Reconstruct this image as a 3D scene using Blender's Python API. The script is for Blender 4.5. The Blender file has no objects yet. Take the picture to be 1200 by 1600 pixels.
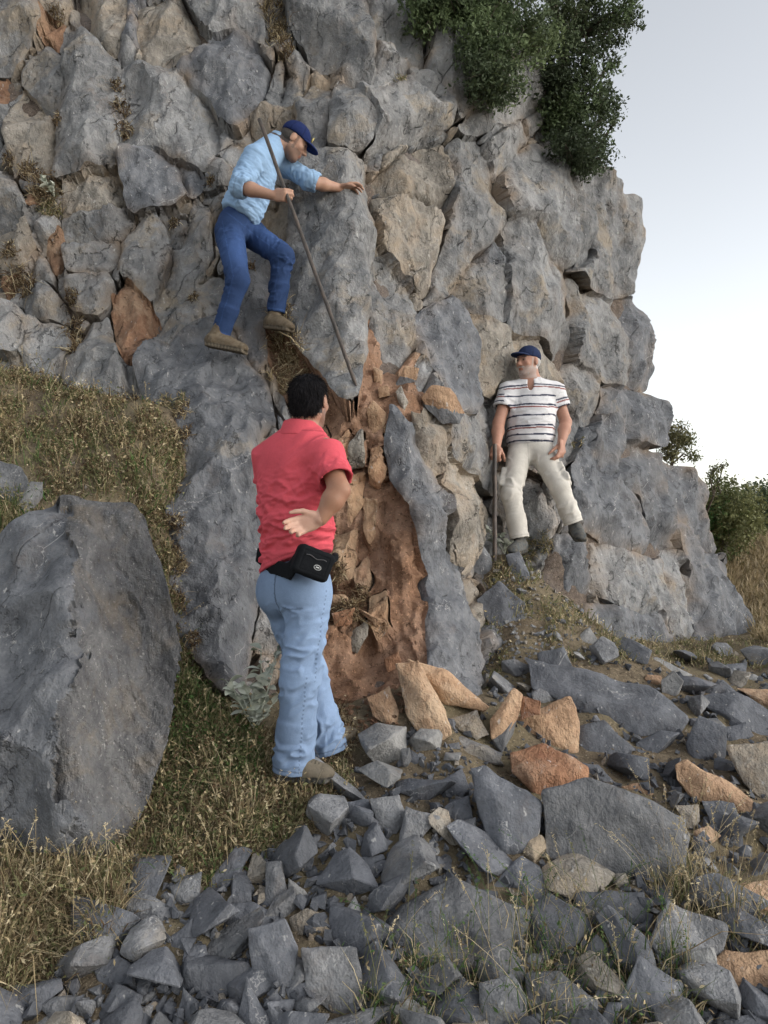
import bpy, bmesh, math, random, re
import numpy as np
from mathutils import Vector, Matrix

random.seed(7)
RNG = np.random.default_rng(11)
SC = bpy.context.scene
COL = SC.collection
rad = math.radians

# ------------------------------------------------------------------ camera
FPX, CX, CY, CAMZ = 1200.0, 600.0, 800.0, 1.6      # pixels of the 1200 x 1600 photograph
cam_d = bpy.data.cameras.new('camera')
cam = bpy.data.objects.new('camera', cam_d)
COL.objects.link(cam)
cam.location = (0, 0, CAMZ)
cam.rotation_euler = (rad(90), 0, 0)
cam_d.sensor_fit = 'VERTICAL'
cam_d.sensor_height = 24.0
cam_d.lens = 24.0 * FPX / 1600.0
cam_d.clip_start = 0.05
cam_d.clip_end = 8000
SC.camera = cam

# ------------------------------------------------------------------ light
SUN_AZ, SUN_EL = rad(110), rad(22)      # clockwise from +Y
world = bpy.data.worlds.new('World')
SC.world = world
world.use_nodes = True
wn = world.node_tree
wn.nodes.clear()
sky = wn.nodes.new('ShaderNodeTexSky')
sky.sky_type = 'NISHITA'
sky.sun_disc = False
sky.sun_elevation = SUN_EL
sky.sun_rotation = SUN_AZ
sky.altitude = 300
sky.air_density = 1.0
sky.dust_density = 1.0
sky.ozone_density = 1.0
hsv = wn.nodes.new('ShaderNodeHueSaturation')
hsv.inputs['Saturation'].default_value = 0.28
bg = wn.nodes.new('ShaderNodeBackground')
bg.inputs['Strength'].default_value = 0.15
wo = wn.nodes.new('ShaderNodeOutputWorld')
wn.links.new(sky.outputs[0], hsv.inputs['Color'])
tint = wn.nodes.new('ShaderNodeMix')
tint.data_type = 'RGBA'; tint.blend_type = 'MULTIPLY'
tint.inputs[0].default_value = 1.0
tint.inputs[7].default_value = (1.0, 0.985, 0.955, 1)
wn.links.new(hsv.outputs[0], tint.inputs[6])
wn.links.new(tint.outputs[2], bg.inputs['Color'])
wn.links.new(bg.outputs[0], wo.inputs['Surface'])

sun_d = bpy.data.lights.new('sun', 'SUN')
sun_d.energy = 0.95
sun_d.angle = rad(55)
sun_d.color = (1.0, 0.96, 0.9)
sun = bpy.data.objects.new('sun', sun_d)
COL.objects.link(sun)
sdir = Vector((math.sin(SUN_AZ) * math.cos(SUN_EL), math.cos(SUN_AZ) * math.cos(SUN_EL), math.sin(SUN_EL)))
sun.rotation_euler = sdir.to_track_quat('Z', 'Y').to_euler()

vs = SC.view_settings
vs.view_transform = 'Standard'
vs.look = 'None'
vs.exposure = 0.92
vs.gamma = 1.0
vs.use_curve_mapping = False
SC.cycles.use_denoising = True
SC.cycles.max_bounces = 4
SC.cycles.diffuse_bounces = 2
SC.cycles.use_adaptive_sampling = True
SC.cycles.adaptive_threshold = 0.035

# ------------------------------------------------------------------ helpers
def P(px, py, Y):
    return Vector(((px - CX) / FPX * Y, Y, CAMZ - (py - CY) / FPX * Y))

def tag(o, label=None, cat=None, group=None, kind=None):
    if label: o['label'] = label
    if cat: o['category'] = cat
    if group: o['group'] = group
    if kind: o['kind'] = kind
    return o

def link(name, me, mat=None, parent=None):
    o = bpy.data.objects.new(name, me)
    COL.objects.link(o)
    if mat is not None and me is not None and not me.materials:
        me.materials.append(mat)
    if parent is not None:
        o.parent = parent
    return o

def np_mesh(name, V, F, smooth=True, sharp=None):
    """V (n,3); F list of arrays, each (m,k)."""
    me = bpy.data.meshes.new(name)
    if isinstance(F, np.ndarray): F = [F]
    F = [np.asarray(f, dtype=np.int64) for f in F if len(f)]
    V = np.asarray(V, dtype=np.float32)
    me.vertices.add(len(V))
    me.vertices.foreach_set('co', V.ravel())
    loops = np.concatenate([f.ravel() for f in F]).astype(np.int32)
    sizes = np.concatenate([np.full(len(f), f.shape[1]) for f in F])
    starts = np.concatenate([[0], np.cumsum(sizes)[:-1]]).astype(np.int32)
    me.loops.add(len(loops))
    me.loops.foreach_set('vertex_index', loops)
    me.polygons.add(len(sizes))
    me.polygons.foreach_set('loop_start', starts)
    me.update(calc_edges=True)
    me.polygons.foreach_set('use_smooth', np.full(len(sizes), smooth, dtype=bool))
    if sharp is not None:
        me.set_sharp_from_angle(angle=rad(sharp))
    me.update()
    return me

def set_col(me, name, C):
    a = me.attributes.new(name, 'FLOAT_COLOR', 'POINT')
    C4 = np.ones((len(me.vertices), 4), dtype=np.float32)
    C4[:, :3] = C
    a.data.foreach_set('color', C4.ravel())

_perm = np.random.default_rng(3).permutation(256)
_perm = np.concatenate([_perm, _perm, _perm])
_g3 = np.random.default_rng(4).normal(size=(256, 3))
_g3 /= np.linalg.norm(_g3, axis=1)[:, None]

def perlin(p):
    p = np.asarray(p, dtype=np.float64)
    i = np.floor(p).astype(np.int64)
    f = p - i
    i &= 255
    u = f * f * f * (f * (f * 6 - 15) + 10)
    out = 0
    for dx in (0, 1):
        for dy in (0, 1):
            for dz in (0, 1):
                h = _perm[_perm[_perm[(i[:, 0] + dx) & 255] + ((i[:, 1] + dy) & 255)] + ((i[:, 2] + dz) & 255)]
                g = _g3[h]
                d = g[:, 0] * (f[:, 0] - dx) + g[:, 1] * (f[:, 1] - dy) + g[:, 2] * (f[:, 2] - dz)
                w = (u[:, 0] if dx else 1 - u[:, 0]) * (u[:, 1] if dy else 1 - u[:, 1]) * (u[:, 2] if dz else 1 - u[:, 2])
                out = out + w * d
    return out

def fbm(p, oct=4, gain=0.5, lac=2.03):
    a, s = 1.0, 0
    q = np.array(p, dtype=np.float64)
    for _ in range(oct):
        s = s + a * perlin(q)
        q = q * lac + 17.3
        a *= gain
    return s

def hash3(i, seed=0):
    """random numbers in 0..1 from integer lattice (n,3) -> (n,4)"""
    h = _perm[_perm[_perm[(i[:, 0] + seed) & 255] + (i[:, 1] & 255)] + (i[:, 2] & 255)]
    return _h4[h]
_h4 = np.random.default_rng(5).random((256, 8))

def shards(p, seed=0):
    """broken-rock relief: shallow scooped flakes meeting in crisp ridges; values about -1..1, continuous"""
    p = np.asarray(p, dtype=np.float64)
    base = np.floor(p).astype(np.int64)
    val = np.full(len(p), 9.0)
    for dx in (-1, 0, 1):
        for dy in (-1, 0, 1):
            for dz in (-1, 0, 1):
                c = base + np.array([dx, dy, dz])
                r = hash3(c, seed)
                dv = p - (c + r[:, :3])
                v = (dv ** 2).sum(1) * .78 - (r[:, 3] - .5) * .8 - ((r[:, 4:7] - .5) * 1.55 * dv).sum(1)
                val = np.minimum(val, v)
    return val * 1.6 + .12

def in_poly(x, y, poly):
    inside = np.zeros(x.shape, dtype=bool)
    n = len(poly)
    for i in range(n):
        x1, y1 = poly[i]; x2, y2 = poly[(i + 1) % n]
        if y1 == y2: continue
        c = ((y1 > y) != (y2 > y)) & (x < (x2 - x1) * (y - y1) / (y2 - y1) + x1)
        inside ^= c
    return inside

def poly_dist(x, y, poly):
    d = np.full(x.shape, 1e9)
    n = len(poly)
    for i in range(n):
        x1, y1 = poly[i]; x2, y2 = poly[(i + 1) % n]
        ex, ey = x2 - x1, y2 - y1
        t = np.clip(((x - x1) * ex + (y - y1) * ey) / (ex * ex + ey * ey + 1e-9), 0, 1)
        d = np.minimum(d, np.hypot(x - x1 - t * ex, y - y1 - t * ey))
    return d

class TPS:
    """thin-plate surface through scattered heights"""
    def __init__(self, xy, z, reg=1e-3):
        self.xy = np.array(xy, float); z = np.array(z, float)
        self.s = np.abs(self.xy).max()
        q = self.xy / self.s; self.q = q
        n = len(q)
        A = np.zeros((n + 3, n + 3))
        A[:n, :n] = self._k(np.linalg.norm(q[:, None] - q[None], axis=2)) + reg * np.eye(n)
        A[:n, n] = 1; A[:n, n + 1:] = q
        A[n, :n] = 1; A[n + 1:, :n] = q.T
        self.w = np.linalg.solve(A, np.concatenate([z, np.zeros(3)]))
    @staticmethod
    def _k(r):
        return np.where(r > 1e-9, r * r * np.log(np.maximum(r, 1e-9)), 0)
    def __call__(self, x, y):
        sh = np.shape(x)
        p = np.stack([np.ravel(x), np.ravel(y)], 1) / self.s
        n = len(self.q)
        out = np.full(len(p), self.w[n]) + p @ self.w[n + 1:]
        for i in range(n):
            out += self.w[i] * self._k(np.hypot(p[:, 0] - self.q[i, 0], p[:, 1] - self.q[i, 1]))
        return out.reshape(sh)

# ------------------------------------------------------------------ materials
class NT:
    def __init__(self, name):
        self.m = bpy.data.materials.new(name)
        self.m.use_nodes = True
        self.t = self.m.node_tree
        self.b = self.t.nodes['Principled BSDF']
    def n(self, typ, **kw):
        nd = self.t.nodes.new(typ)
        for k, v in kw.items():
            if hasattr(nd, k): setattr(nd, k, v)
        return nd
    def l(self, a, b): self.t.links.new(a, b)
    def noise(self, vec, scale, detail=4, rough=0.55, dist=0.0):
        nd = self.n('ShaderNodeTexNoise')
        nd.inputs['Scale'].default_value = scale
        nd.inputs['Detail'].default_value = detail
        nd.inputs['Roughness'].default_value = rough
        nd.inputs['Distortion'].default_value = dist
        if vec is not None: self.l(vec, nd.inputs['Vector'])
        return nd.outputs['Fac']
    def ramp(self, fac, a, b, lo=0.0, hi=1.0):
        nd = self.n('ShaderNodeMapRange')
        nd.inputs['From Min'].default_value = a
        nd.inputs['From Max'].default_value = b
        nd.inputs['To Min'].default_value = lo
        nd.inputs['To Max'].default_value = hi
        self.l(fac, nd.inputs['Value'])
        return nd.outputs['Result']
    def math(self, op, a, b):
        nd = self.n('ShaderNodeMath', operation=op)
        for i, v in enumerate((a, b)):
            if isinstance(v, (int, float)): nd.inputs[i].default_value = v
            else: self.l(v, nd.inputs[i])
        return nd.outputs[0]
    def mix(self, fac, a, b, mode='MIX'):
        nd = self.n('ShaderNodeMix', data_type='RGBA', blend_type=mode)
        for s, v in ((nd.inputs[0], fac), (nd.inputs[6], a), (nd.inputs[7], b)):
            if isinstance(v, (int, float)): s.default_value = v
            elif isinstance(v, tuple): s.default_value = (*v, 1)
            else: self.l(v, s)
        return nd.outputs[2]
    def pos(self):
        return self.n('ShaderNodeNewGeometry').outputs['Position']
    def mapping(self, vec, scale=(1, 1, 1), rot=(0, 0, 0)):
        nd = self.n('ShaderNodeMapping')
        nd.inputs['Scale'].default_value = scale
        nd.inputs['Rotation'].default_value = rot
        self.l(vec, nd.inputs['Vector'])
        return nd.outputs[0]
    def bump(self, h, strength, dist, normal=None):
        nd = self.n('ShaderNodeBump')
        nd.inputs['Strength'].default_value = strength
        nd.inputs['Distance'].default_value = dist
        self.l(h, nd.inputs['Height'])
        if normal is not None: self.l(normal, nd.inputs['Normal'])
        return nd.outputs[0]
    def attr(self, name):
        return self.n('ShaderNodeAttribute', attribute_name=name).outputs['Color']
    def rnd(self):
        return self.n('ShaderNodeObjectInfo').outputs['Random']
    def done(self, col, rough=0.85, normal=None, spec=0.3):
        if isinstance(col, tuple): self.b.inputs['Base Color'].default_value = (*col, 1)
        else: self.l(col, self.b.inputs['Base Color'])
        if isinstance(rough, (int, float)): self.b.inputs['Roughness'].default_value = rough
        else: self.l(rough, self.b.inputs['Roughness'])
        self.b.inputs['Specular IOR Level'].default_value = spec
        if normal is not None: self.l(normal, self.b.inputs['Normal'])
        return self.m

def rock_mat(name, dark, light, tan, tan_lo, tan_hi, veins=0.35, rough=0.8, stain=(0.16, 0.10, 0.06), stain_amt=0.35, grain=1.0, wash=0.5, crack=0.7, speck=0.12, joint=0.75):
    t = NT(name)
    p = t.pos()
    big = t.noise(p, 1.6, 3, 0.6)
    mid = t.noise(p, 6.5, 4, 0.72)
    wv = t.mix(0.22, p, mid, 'ADD')
    c = t.mix(t.ramp(mid, 0.38, 0.63), dark, light)
    # lamination streaks running down the face
    st = t.noise(t.mapping(p, (9, 9, 1.6), (0.15, 0.5, 0.2)), 1.6, 3, 0.7)
    c = t.mix(t.ramp(st, 0.52, 0.72, 0, 0.5), c, tuple(v * 0.62 for v in dark))
    # pale dusty wash
    c = t.mix(t.ramp(big, 0.5, 0.72, 0, wash), c, tuple(min(1, v * 1.35 + 0.02) for v in light))
    # weathered tan patches
    tn = t.noise(wv, 2.3, 4, 0.68)
    c = t.mix(t.ramp(tn, tan_lo, tan_hi), c, tan)
    # earth stains
    sn = t.noise(t.mapping(wv, (1.4, 1.4, 0.8)), 3.4, 4, 0.74)
    c = t.mix(t.ramp(sn, 0.57, 0.74, 0, stain_amt), c, stain)
    # rusty and tan staining that follows the joints
    ck = t.n('ShaderNodeAttribute', attribute_name='joint').outputs['Fac']
    c = t.mix(t.math('MULTIPLY', ck, t.ramp(big, 0.4, 0.58, 0, joint)), c, (0.235, 0.17, 0.112))
    # calcite veins and pale chips
    vo = t.n('ShaderNodeTexVoronoi', feature='DISTANCE_TO_EDGE')
    vo.inputs['Scale'].default_value = 3.1
    t.l(wv, vo.inputs['Vector'])
    vm = t.math('MULTIPLY', t.ramp(vo.outputs['Distance'], 0.0, 0.011, 1, 0), t.ramp(t.noise(p, 4.2, 1), 0.53, 0.63, 0, veins))
    c = t.mix(vm, c, (0.55, 0.54, 0.52))
    v2 = t.n('ShaderNodeTexVoronoi', feature='DISTANCE_TO_EDGE')
    v2.inputs['Scale'].default_value = 1.0
    t.l(t.mapping(wv, (5.5, 5.5, 2.1), (0.1, 0.35, 0.3)), v2.inputs['Vector'])
    cm2 = t.math('MULTIPLY', t.ramp(v2.outputs['Distance'], 0.0, 0.022, 1, 0), t.ramp(st, 0.42, 0.56, 0, crack))
    c = t.mix(cm2, c, tuple(v * 0.25 for v in dark))
    ch = t.noise(t.mapping(p, (1, 1, 0.45), (0.3, 0.6, 0)), 34, 2, 0.66)
    c = t.mix(t.ramp(ch, 0.66, 0.73, 0, 0.55), c, (0.5, 0.49, 0.47))
    c = t.mix(t.ramp(ch, 0.36, 0.28, 0, 0.45), c, tuple(v * 0.5 for v in dark))
    sp = t.noise(p, 130, 1, 0.7)
    c = t.mix(t.ramp(sp, 0.3, 0.7, 0.0, speck), c, tuple(v * 0.55 for v in dark))
    br = t.ramp(t.rnd(), 0, 1, 0.82, 1.16)
    cm = t.n('ShaderNodeVectorMath', operation='SCALE')
    t.l(c, cm.inputs[0]); t.l(br, cm.inputs['Scale'])
    hgt = t.math('SUBTRACT', t.noise(t.mapping(p, (1, 1, 0.7), (0.2, 0.5, 0.1)), 22, 3, 0.72, 0.0), t.math('MULTIPLY', cm2, 0.8))
    n1 = t.bump(hgt, 0.9 * grain, 0.03)
    n2 = t.bump(t.noise(p, 110, 2, 0.65), 0.6 * grain, 0.008, n1)
    return t.done(cm.outputs[0], t.ramp(mid, 0.3, 0.7, rough - 0.1, rough + 0.1), n2, 0.35)

M = {}
M['grey'] = rock_mat('limestone_grey', (0.128, 0.131, 0.136), (0.262, 0.263, 0.262), (0.275, 0.236, 0.186), 0.525, 0.67)
M['pale'] = rock_mat('limestone_pale', (0.158, 0.16, 0.163), (0.295, 0.294, 0.29), (0.36, 0.30, 0.22), 0.58, 0.72)
M['dark'] = rock_mat('limestone_blue', (0.088, 0.093, 0.104), (0.172, 0.178, 0.19), (0.27, 0.235, 0.19), 0.64, 0.78, veins=0.5, stain_amt=0.2, grain=0.7, wash=0.25)
M['tan'] = rock_mat('limestone_weathered', (0.15, 0.138, 0.12), (0.285, 0.26, 0.225), (0.31, 0.25, 0.185), 0.48, 0.66, stain_amt=0.5)
M['ochre'] = rock_mat('limestone_ochre', (0.25, 0.148, 0.085), (0.42, 0.265, 0.16), (0.45, 0.32, 0.205), 0.48, 0.64, veins=0.2, stain=(0.27, 0.11, 0.05), stain_amt=0.6)
M['rust'] = rock_mat('limestone_rust', (0.165, 0.088, 0.052), (0.30, 0.175, 0.108), (0.35, 0.25, 0.17), 0.52, 0.7, veins=0.2, stain=(0.17, 0.06, 0.03), stain_amt=0.6)

M['l_grey'] = rock_mat('loose_grey', (0.108, 0.111, 0.118), (0.21, 0.212, 0.218), (0.27, 0.24, 0.20), 0.58, 0.74, crack=0.12, grain=0.75, stain_amt=0.25)
M['l_dark'] = rock_mat('loose_blue', (0.078, 0.083, 0.095), (0.146, 0.152, 0.168), (0.24, 0.215, 0.18), 0.66, 0.8, crack=0.08, grain=0.55, veins=0.4, stain_amt=0.15, wash=0.25)
M['l_pale'] = rock_mat('loose_pale', (0.17, 0.17, 0.17), (0.31, 0.305, 0.295), (0.36, 0.31, 0.24), 0.6, 0.75, crack=0.08, grain=0.7)
M['l_tan'] = rock_mat('loose_tan', (0.165, 0.15, 0.128), (0.295, 0.268, 0.23), (0.33, 0.265, 0.19), 0.5, 0.68, crack=0.12, stain_amt=0.4)
M['l_ochre'] = rock_mat('loose_ochre', (0.27, 0.165, 0.098), (0.46, 0.305, 0.19), (0.49, 0.36, 0.245), 0.5, 0.66, crack=0.12, veins=0.15, stain=(0.27, 0.12, 0.06), stain_amt=0.55)
M['l_rust'] = rock_mat('loose_rust', (0.19, 0.09, 0.048), (0.33, 0.175, 0.10), (0.37, 0.25, 0.165), 0.54, 0.72, crack=0.12, veins=0.15, stain=(0.17, 0.065, 0.035), stain_amt=0.6)

def soil_mat(name, a, b, cc, scale=9):
    t = NT(name)
    p = t.pos()
    c = t.mix(t.ramp(t.noise(p, scale, 5, 0.7, 0.5), 0.35, 0.66), a, b)
    c = t.mix(t.ramp(t.noise(p, 2.2, 4, 0.65, 0.5), 0.45, 0.62), c, cc)
    c = t.mix(t.ramp(t.noise(p, 70, 2, 0.7), 0.60, 0.68, 0, 0.6), c, tuple(min(1, v * 2.1) for v in b))
    c = t.mix(t.ramp(t.noise(p, 48, 2, 0.7), 0.42, 0.32, 0, 0.7), c, tuple(v * 0.4 for v in a))
    n1 = t.bump(t.noise(p, 38, 4, 0.75), 0.8, 0.02)
    n2 = t.bump(t.noise(p, 160, 1, 0.7), 0.5, 0.006, n1)
    return t.done(c, 0.95, n2, 0.1)
M['redsoil'] = soil_mat('red_earth', (0.145, 0.082, 0.052), (0.27, 0.16, 0.102), (0.31, 0.20, 0.14))
M['gap'] = soil_mat('crack_earth', (0.075, 0.06, 0.05), (0.17, 0.135, 0.11), (0.15, 0.13, 0.12), 14)
M['ground'] = soil_mat('ground_earth', (0.095, 0.074, 0.052), (0.20, 0.16, 0.11), (0.18, 0.15, 0.095), 11)

def streak_mat():
    t = NT('limestone_streaked')
    p = t.pos()
    d = t.mapping(p, (10.0, 5.0, 2.6), (0, rad(-33), 0))
    a = t.noise(d, 2.0, 5, 0.72, 0.3)
    c = t.mix(t.ramp(a, 0.34, 0.66), (0.068, 0.068, 0.072), (0.158, 0.156, 0.156))
    c = t.mix(t.ramp(t.noise(p, 3.0, 4, 0.7, 0.8), 0.50, 0.66, 0, 0.6), c, (0.185, 0.152, 0.115))
    c = t.mix(t.ramp(t.noise(d, 6.0, 3, 0.7), 0.60, 0.70, 0, 0.7), c, (0.07, 0.06, 0.05))
    c = t.mix(t.ramp(t.noise(p, 2.1, 4, 0.7, 1.0), 0.56, 0.68, 0, 0.7), c, (0.12, 0.126, 0.14))
    c = t.mix(t.ramp(t.noise(p, 60, 2, 0.7), 0.62, 0.70, 0, 0.5), c, (0.36, 0.35, 0.33))
    n1 = t.bump(t.math('ADD', a, t.noise(p, 26, 3, 0.75)), 0.9, 0.025)
    n2 = t.bump(t.noise(p, 110, 2, 0.7), 0.6, 0.008, n1)
    return t.done(c, 0.85, n2, 0.3)
M['streak'] = streak_mat()
# ------------------------------------------------------------------ ground
GC = [  # photo x, photo y, distance
 (-200,590,4.9),(0,600,4.95),(150,630,4.8),(150,700,4.35),(0,720,4.2),(-200,760,3.9),(30,800,3.85),(225,790,4.1),(270,950,3.92),(285,700,4.55),
 (290,1060,3.6),(400,1150,3.5),(450,1215,3.32),(540,1185,3.5),(250,1300,3.05),(50,1450,2.65),(100,1600,2.35),(-100,1300,2.9),
 (600,1600,2.35),(1100,1600,2.4),(600,1400,2.75),(900,1400,2.85),(1150,1350,3.1),(620,1200,3.45),(800,1200,3.6),(1000,1200,3.8),
 (1200,1200,4.0),(560,1100,3.82),(700,1110,3.84),(765,1112,3.95),(640,1090,3.84),(900,1080,4.6),(1100,1050,5.2),(1250,1040,5.6),(800,975,5.1),(870,930,5.65),(800,875,5.75),(780,920,5.4),
 (950,1000,6.0),(1100,1005,6.7),(1180,990,7.6),(1230,930,9.5),(1160,850,12),(1230,860,12),(1200,800,17),(1130,790,15)]
_g = np.array([P(*c) for c in GC])
_gx = list(_g[:, 0]) + [-1, 0, 1.5, 4, -3, 5, 5, 4, -4, 0] + [-.72,-.55,-.3,.05,.3,.6,1.0,2.0,3.0,-.9,1.6,2.5,-.95,-1.0,-1.15]
_gy = list(_g[:, 1]) + [1.2, 1.0, 1.2, 3, 1.5, 6, 2, 1, 3.0, -1] + [3.9,4.3,4.5,4.6,4.9,5.1,6.2,7.0,8.0,4.4,6.6,8.0,3.72,3.25,3.3]
_gz = list(_g[:, 2]) + [-.25, -.3, -.3, .0, .2, .6, -.3, -.4, 1.2, -.6] + [.68,.6,.55,.55,.6,.7,.95,.5,.35,.9,.75,.4,.72,.48,.55]
_gt = TPS(np.stack([_gx, _gy], 1), _gz, 1e-5)
def ground_raw(x, y):
    z = _gt(np.clip(x, -4, 9), np.clip(y, -1, 18))
    z = np.clip(z, -1.5, 2.7)
    # farther out the land sinks to a valley floor
    far = np.clip((np.hypot(np.maximum(np.abs(x - 2) - 7, 0), np.maximum(y - 17, 0) + np.maximum(-1 - y, 0))) / 40, 0, 1)
    far = far * far * (3 - 2 * far)
    z = z * (1 - far) + far * (-6.0)
    p = np.stack([np.ravel(x), np.ravel(y), np.ravel(z) * 0], 1)
    b = (fbm(p * 1.7, 3) * 0.08 + fbm(p * 5.0 + 5, 3) * 0.05).reshape(np.shape(x))
    return z + b
def axis(lo, hi, step, far_lo, far_hi):
    a = list(np.arange(lo, hi + 1e-6, step))
    s, v = step, hi
    while v < far_hi:
        s *= 1.35; v += s; a.append(v)
    s, v = step, lo
    while v > far_lo:
        s *= 1.35; v -= s; a.insert(0, v)
    return np.array(a)
gxs = axis(-3.2, 5.6, 0.045, -2500, 2500)
gys = axis(1.0, 9.4, 0.045, -2500, 4000)
GXX, GYY = np.meshgrid(gxs, gys, indexing='ij')
GZZ = ground_raw(GXX, GYY)
def gz(x, y):
    x = np.asarray(x, float); y = np.asarray(y, float)
    i = np.clip(np.searchsorted(gxs, x) - 1, 0, len(gxs) - 2)
    j = np.clip(np.searchsorted(gys, y) - 1, 0, len(gys) - 2)
    u = np.clip((x - gxs[i]) / (gxs[i + 1] - gxs[i]), 0, 1)
    v = np.clip((y - gys[j]) / (gys[j + 1] - gys[j]), 0, 1)
    return (GZZ[i, j] * (1 - u) * (1 - v) + GZZ[i + 1, j] * u * (1 - v) + GZZ[i, j + 1] * (1 - u) * v + GZZ[i + 1, j + 1] * u * v)
_n, _m = GXX.shape
_id = np.arange(_n * _m).reshape(_n, _m)
ground = link('ground', np_mesh('ground', np.stack([GXX.ravel(), GYY.ravel(), GZZ.ravel()], 1),
    np.stack([_id[:-1, :-1].ravel(), _id[1:, :-1].ravel(), _id[1:, 1:].ravel(), _id[:-1, 1:].ravel()], 1)), M['ground'])
tag(ground, kind='structure')

def ray_ground(px, py, y0=1.2, y1=22, steps=420):
    """distance along +Y at which the sight line through a photo pixel meets the ground"""
    px = np.atleast_1d(np.asarray(px, float)); py = np.atleast_1d(np.asarray(py, float))
    out = np.full(len(px), np.nan)
    for Y in np.geomspace(y0, y1, steps):
        z = CAMZ - (py - CY) / FPX * Y
        hit = np.isnan(out) & (z <= gz((px - CX) / FPX * Y, np.full(len(px), Y)))
        out[hit] = Y
    return out

# ------------------------------------------------------------------ cliff
CC = [(-300,-300,7.4),(0,0,6.4),(0,300,5.75),(0,590,5.2),(-300,620,5.1),(-300,200,6.1),(150,300,5.75),(150,620,5.0),(300,0,6.5),(300,300,5.8),(300,470,5.55),
 (345,530,5.45),(300,650,4.78),(330,800,4.38),(330,1000,3.98),(370,1110,3.78),(200,700,4.75),(250,900,4.15),(430,500,5.45),(440,350,5.75),(470,600,5.05),(480,750,4.75),(480,1000,4.25),
 (530,250,5.6),(480,330,5.66),(460,440,5.5),(530,450,5.3),(540,620,4.85),(500,-150,7.0),(500,100,6.3),(580,560,5.15),(600,800,4.8),(600,1000,4.4),(600,1110,4.1),
 (660,800,4.62),(700,1000,4.38),(740,1085,4.25),(650,200,6.25),(650,400,5.95),(720,550,5.8),(735,700,5.5),(728,850,5.2),(775,650,6.3),(778,740,6.22),(775,820,6.12),(790,800,6.15),(785,880,5.88),(748,640,5.75),
 (830,600,6.4),(850,750,6.25),(850,850,5.98),(800,900,5.7),(800,1010,5.3),(800,300,6.7),(800,100,7.0),(700,0,7.0),(900,400,7.2),(980,300,8.2),
 (1000,600,7.9),(950,700,7.0),(905,845,6.05),(940,930,6.15),(950,1000,6.1),(1050,1000,6.9),(1050,750,7.9),(1100,850,8.0),(1198,990,7.8),(900,-50,8.2),
 (940,1090,6.0),(1100,1090,6.8)]
_ct = TPS([(c[0], c[1]) for c in CC], [c[2] for c in CC], 1e-4)
SIL = [(640,-300),(680,-60),(770,-30),(850,40),(890,150),(940,258),(975,275),(985,298),(1008,305),(1018,350),(1015,395),(1000,440),(1000,460),(1010,480),(1022,510),
 (1028,560),(1028,600),(1025,612),(1045,630),(1050,650),(1040,700),(1055,715),(1085,735),(1112,755),(1108,800),(1136,850),(1168,930),(1200,990),(1215,1090)]
CMASK = [(-300,-300)] + SIL + [(900,1120),(760,1140),(640,1130),(520,1140),(350,1140),(250,1010),(215,760),(120,720),(-300,720)]
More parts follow.
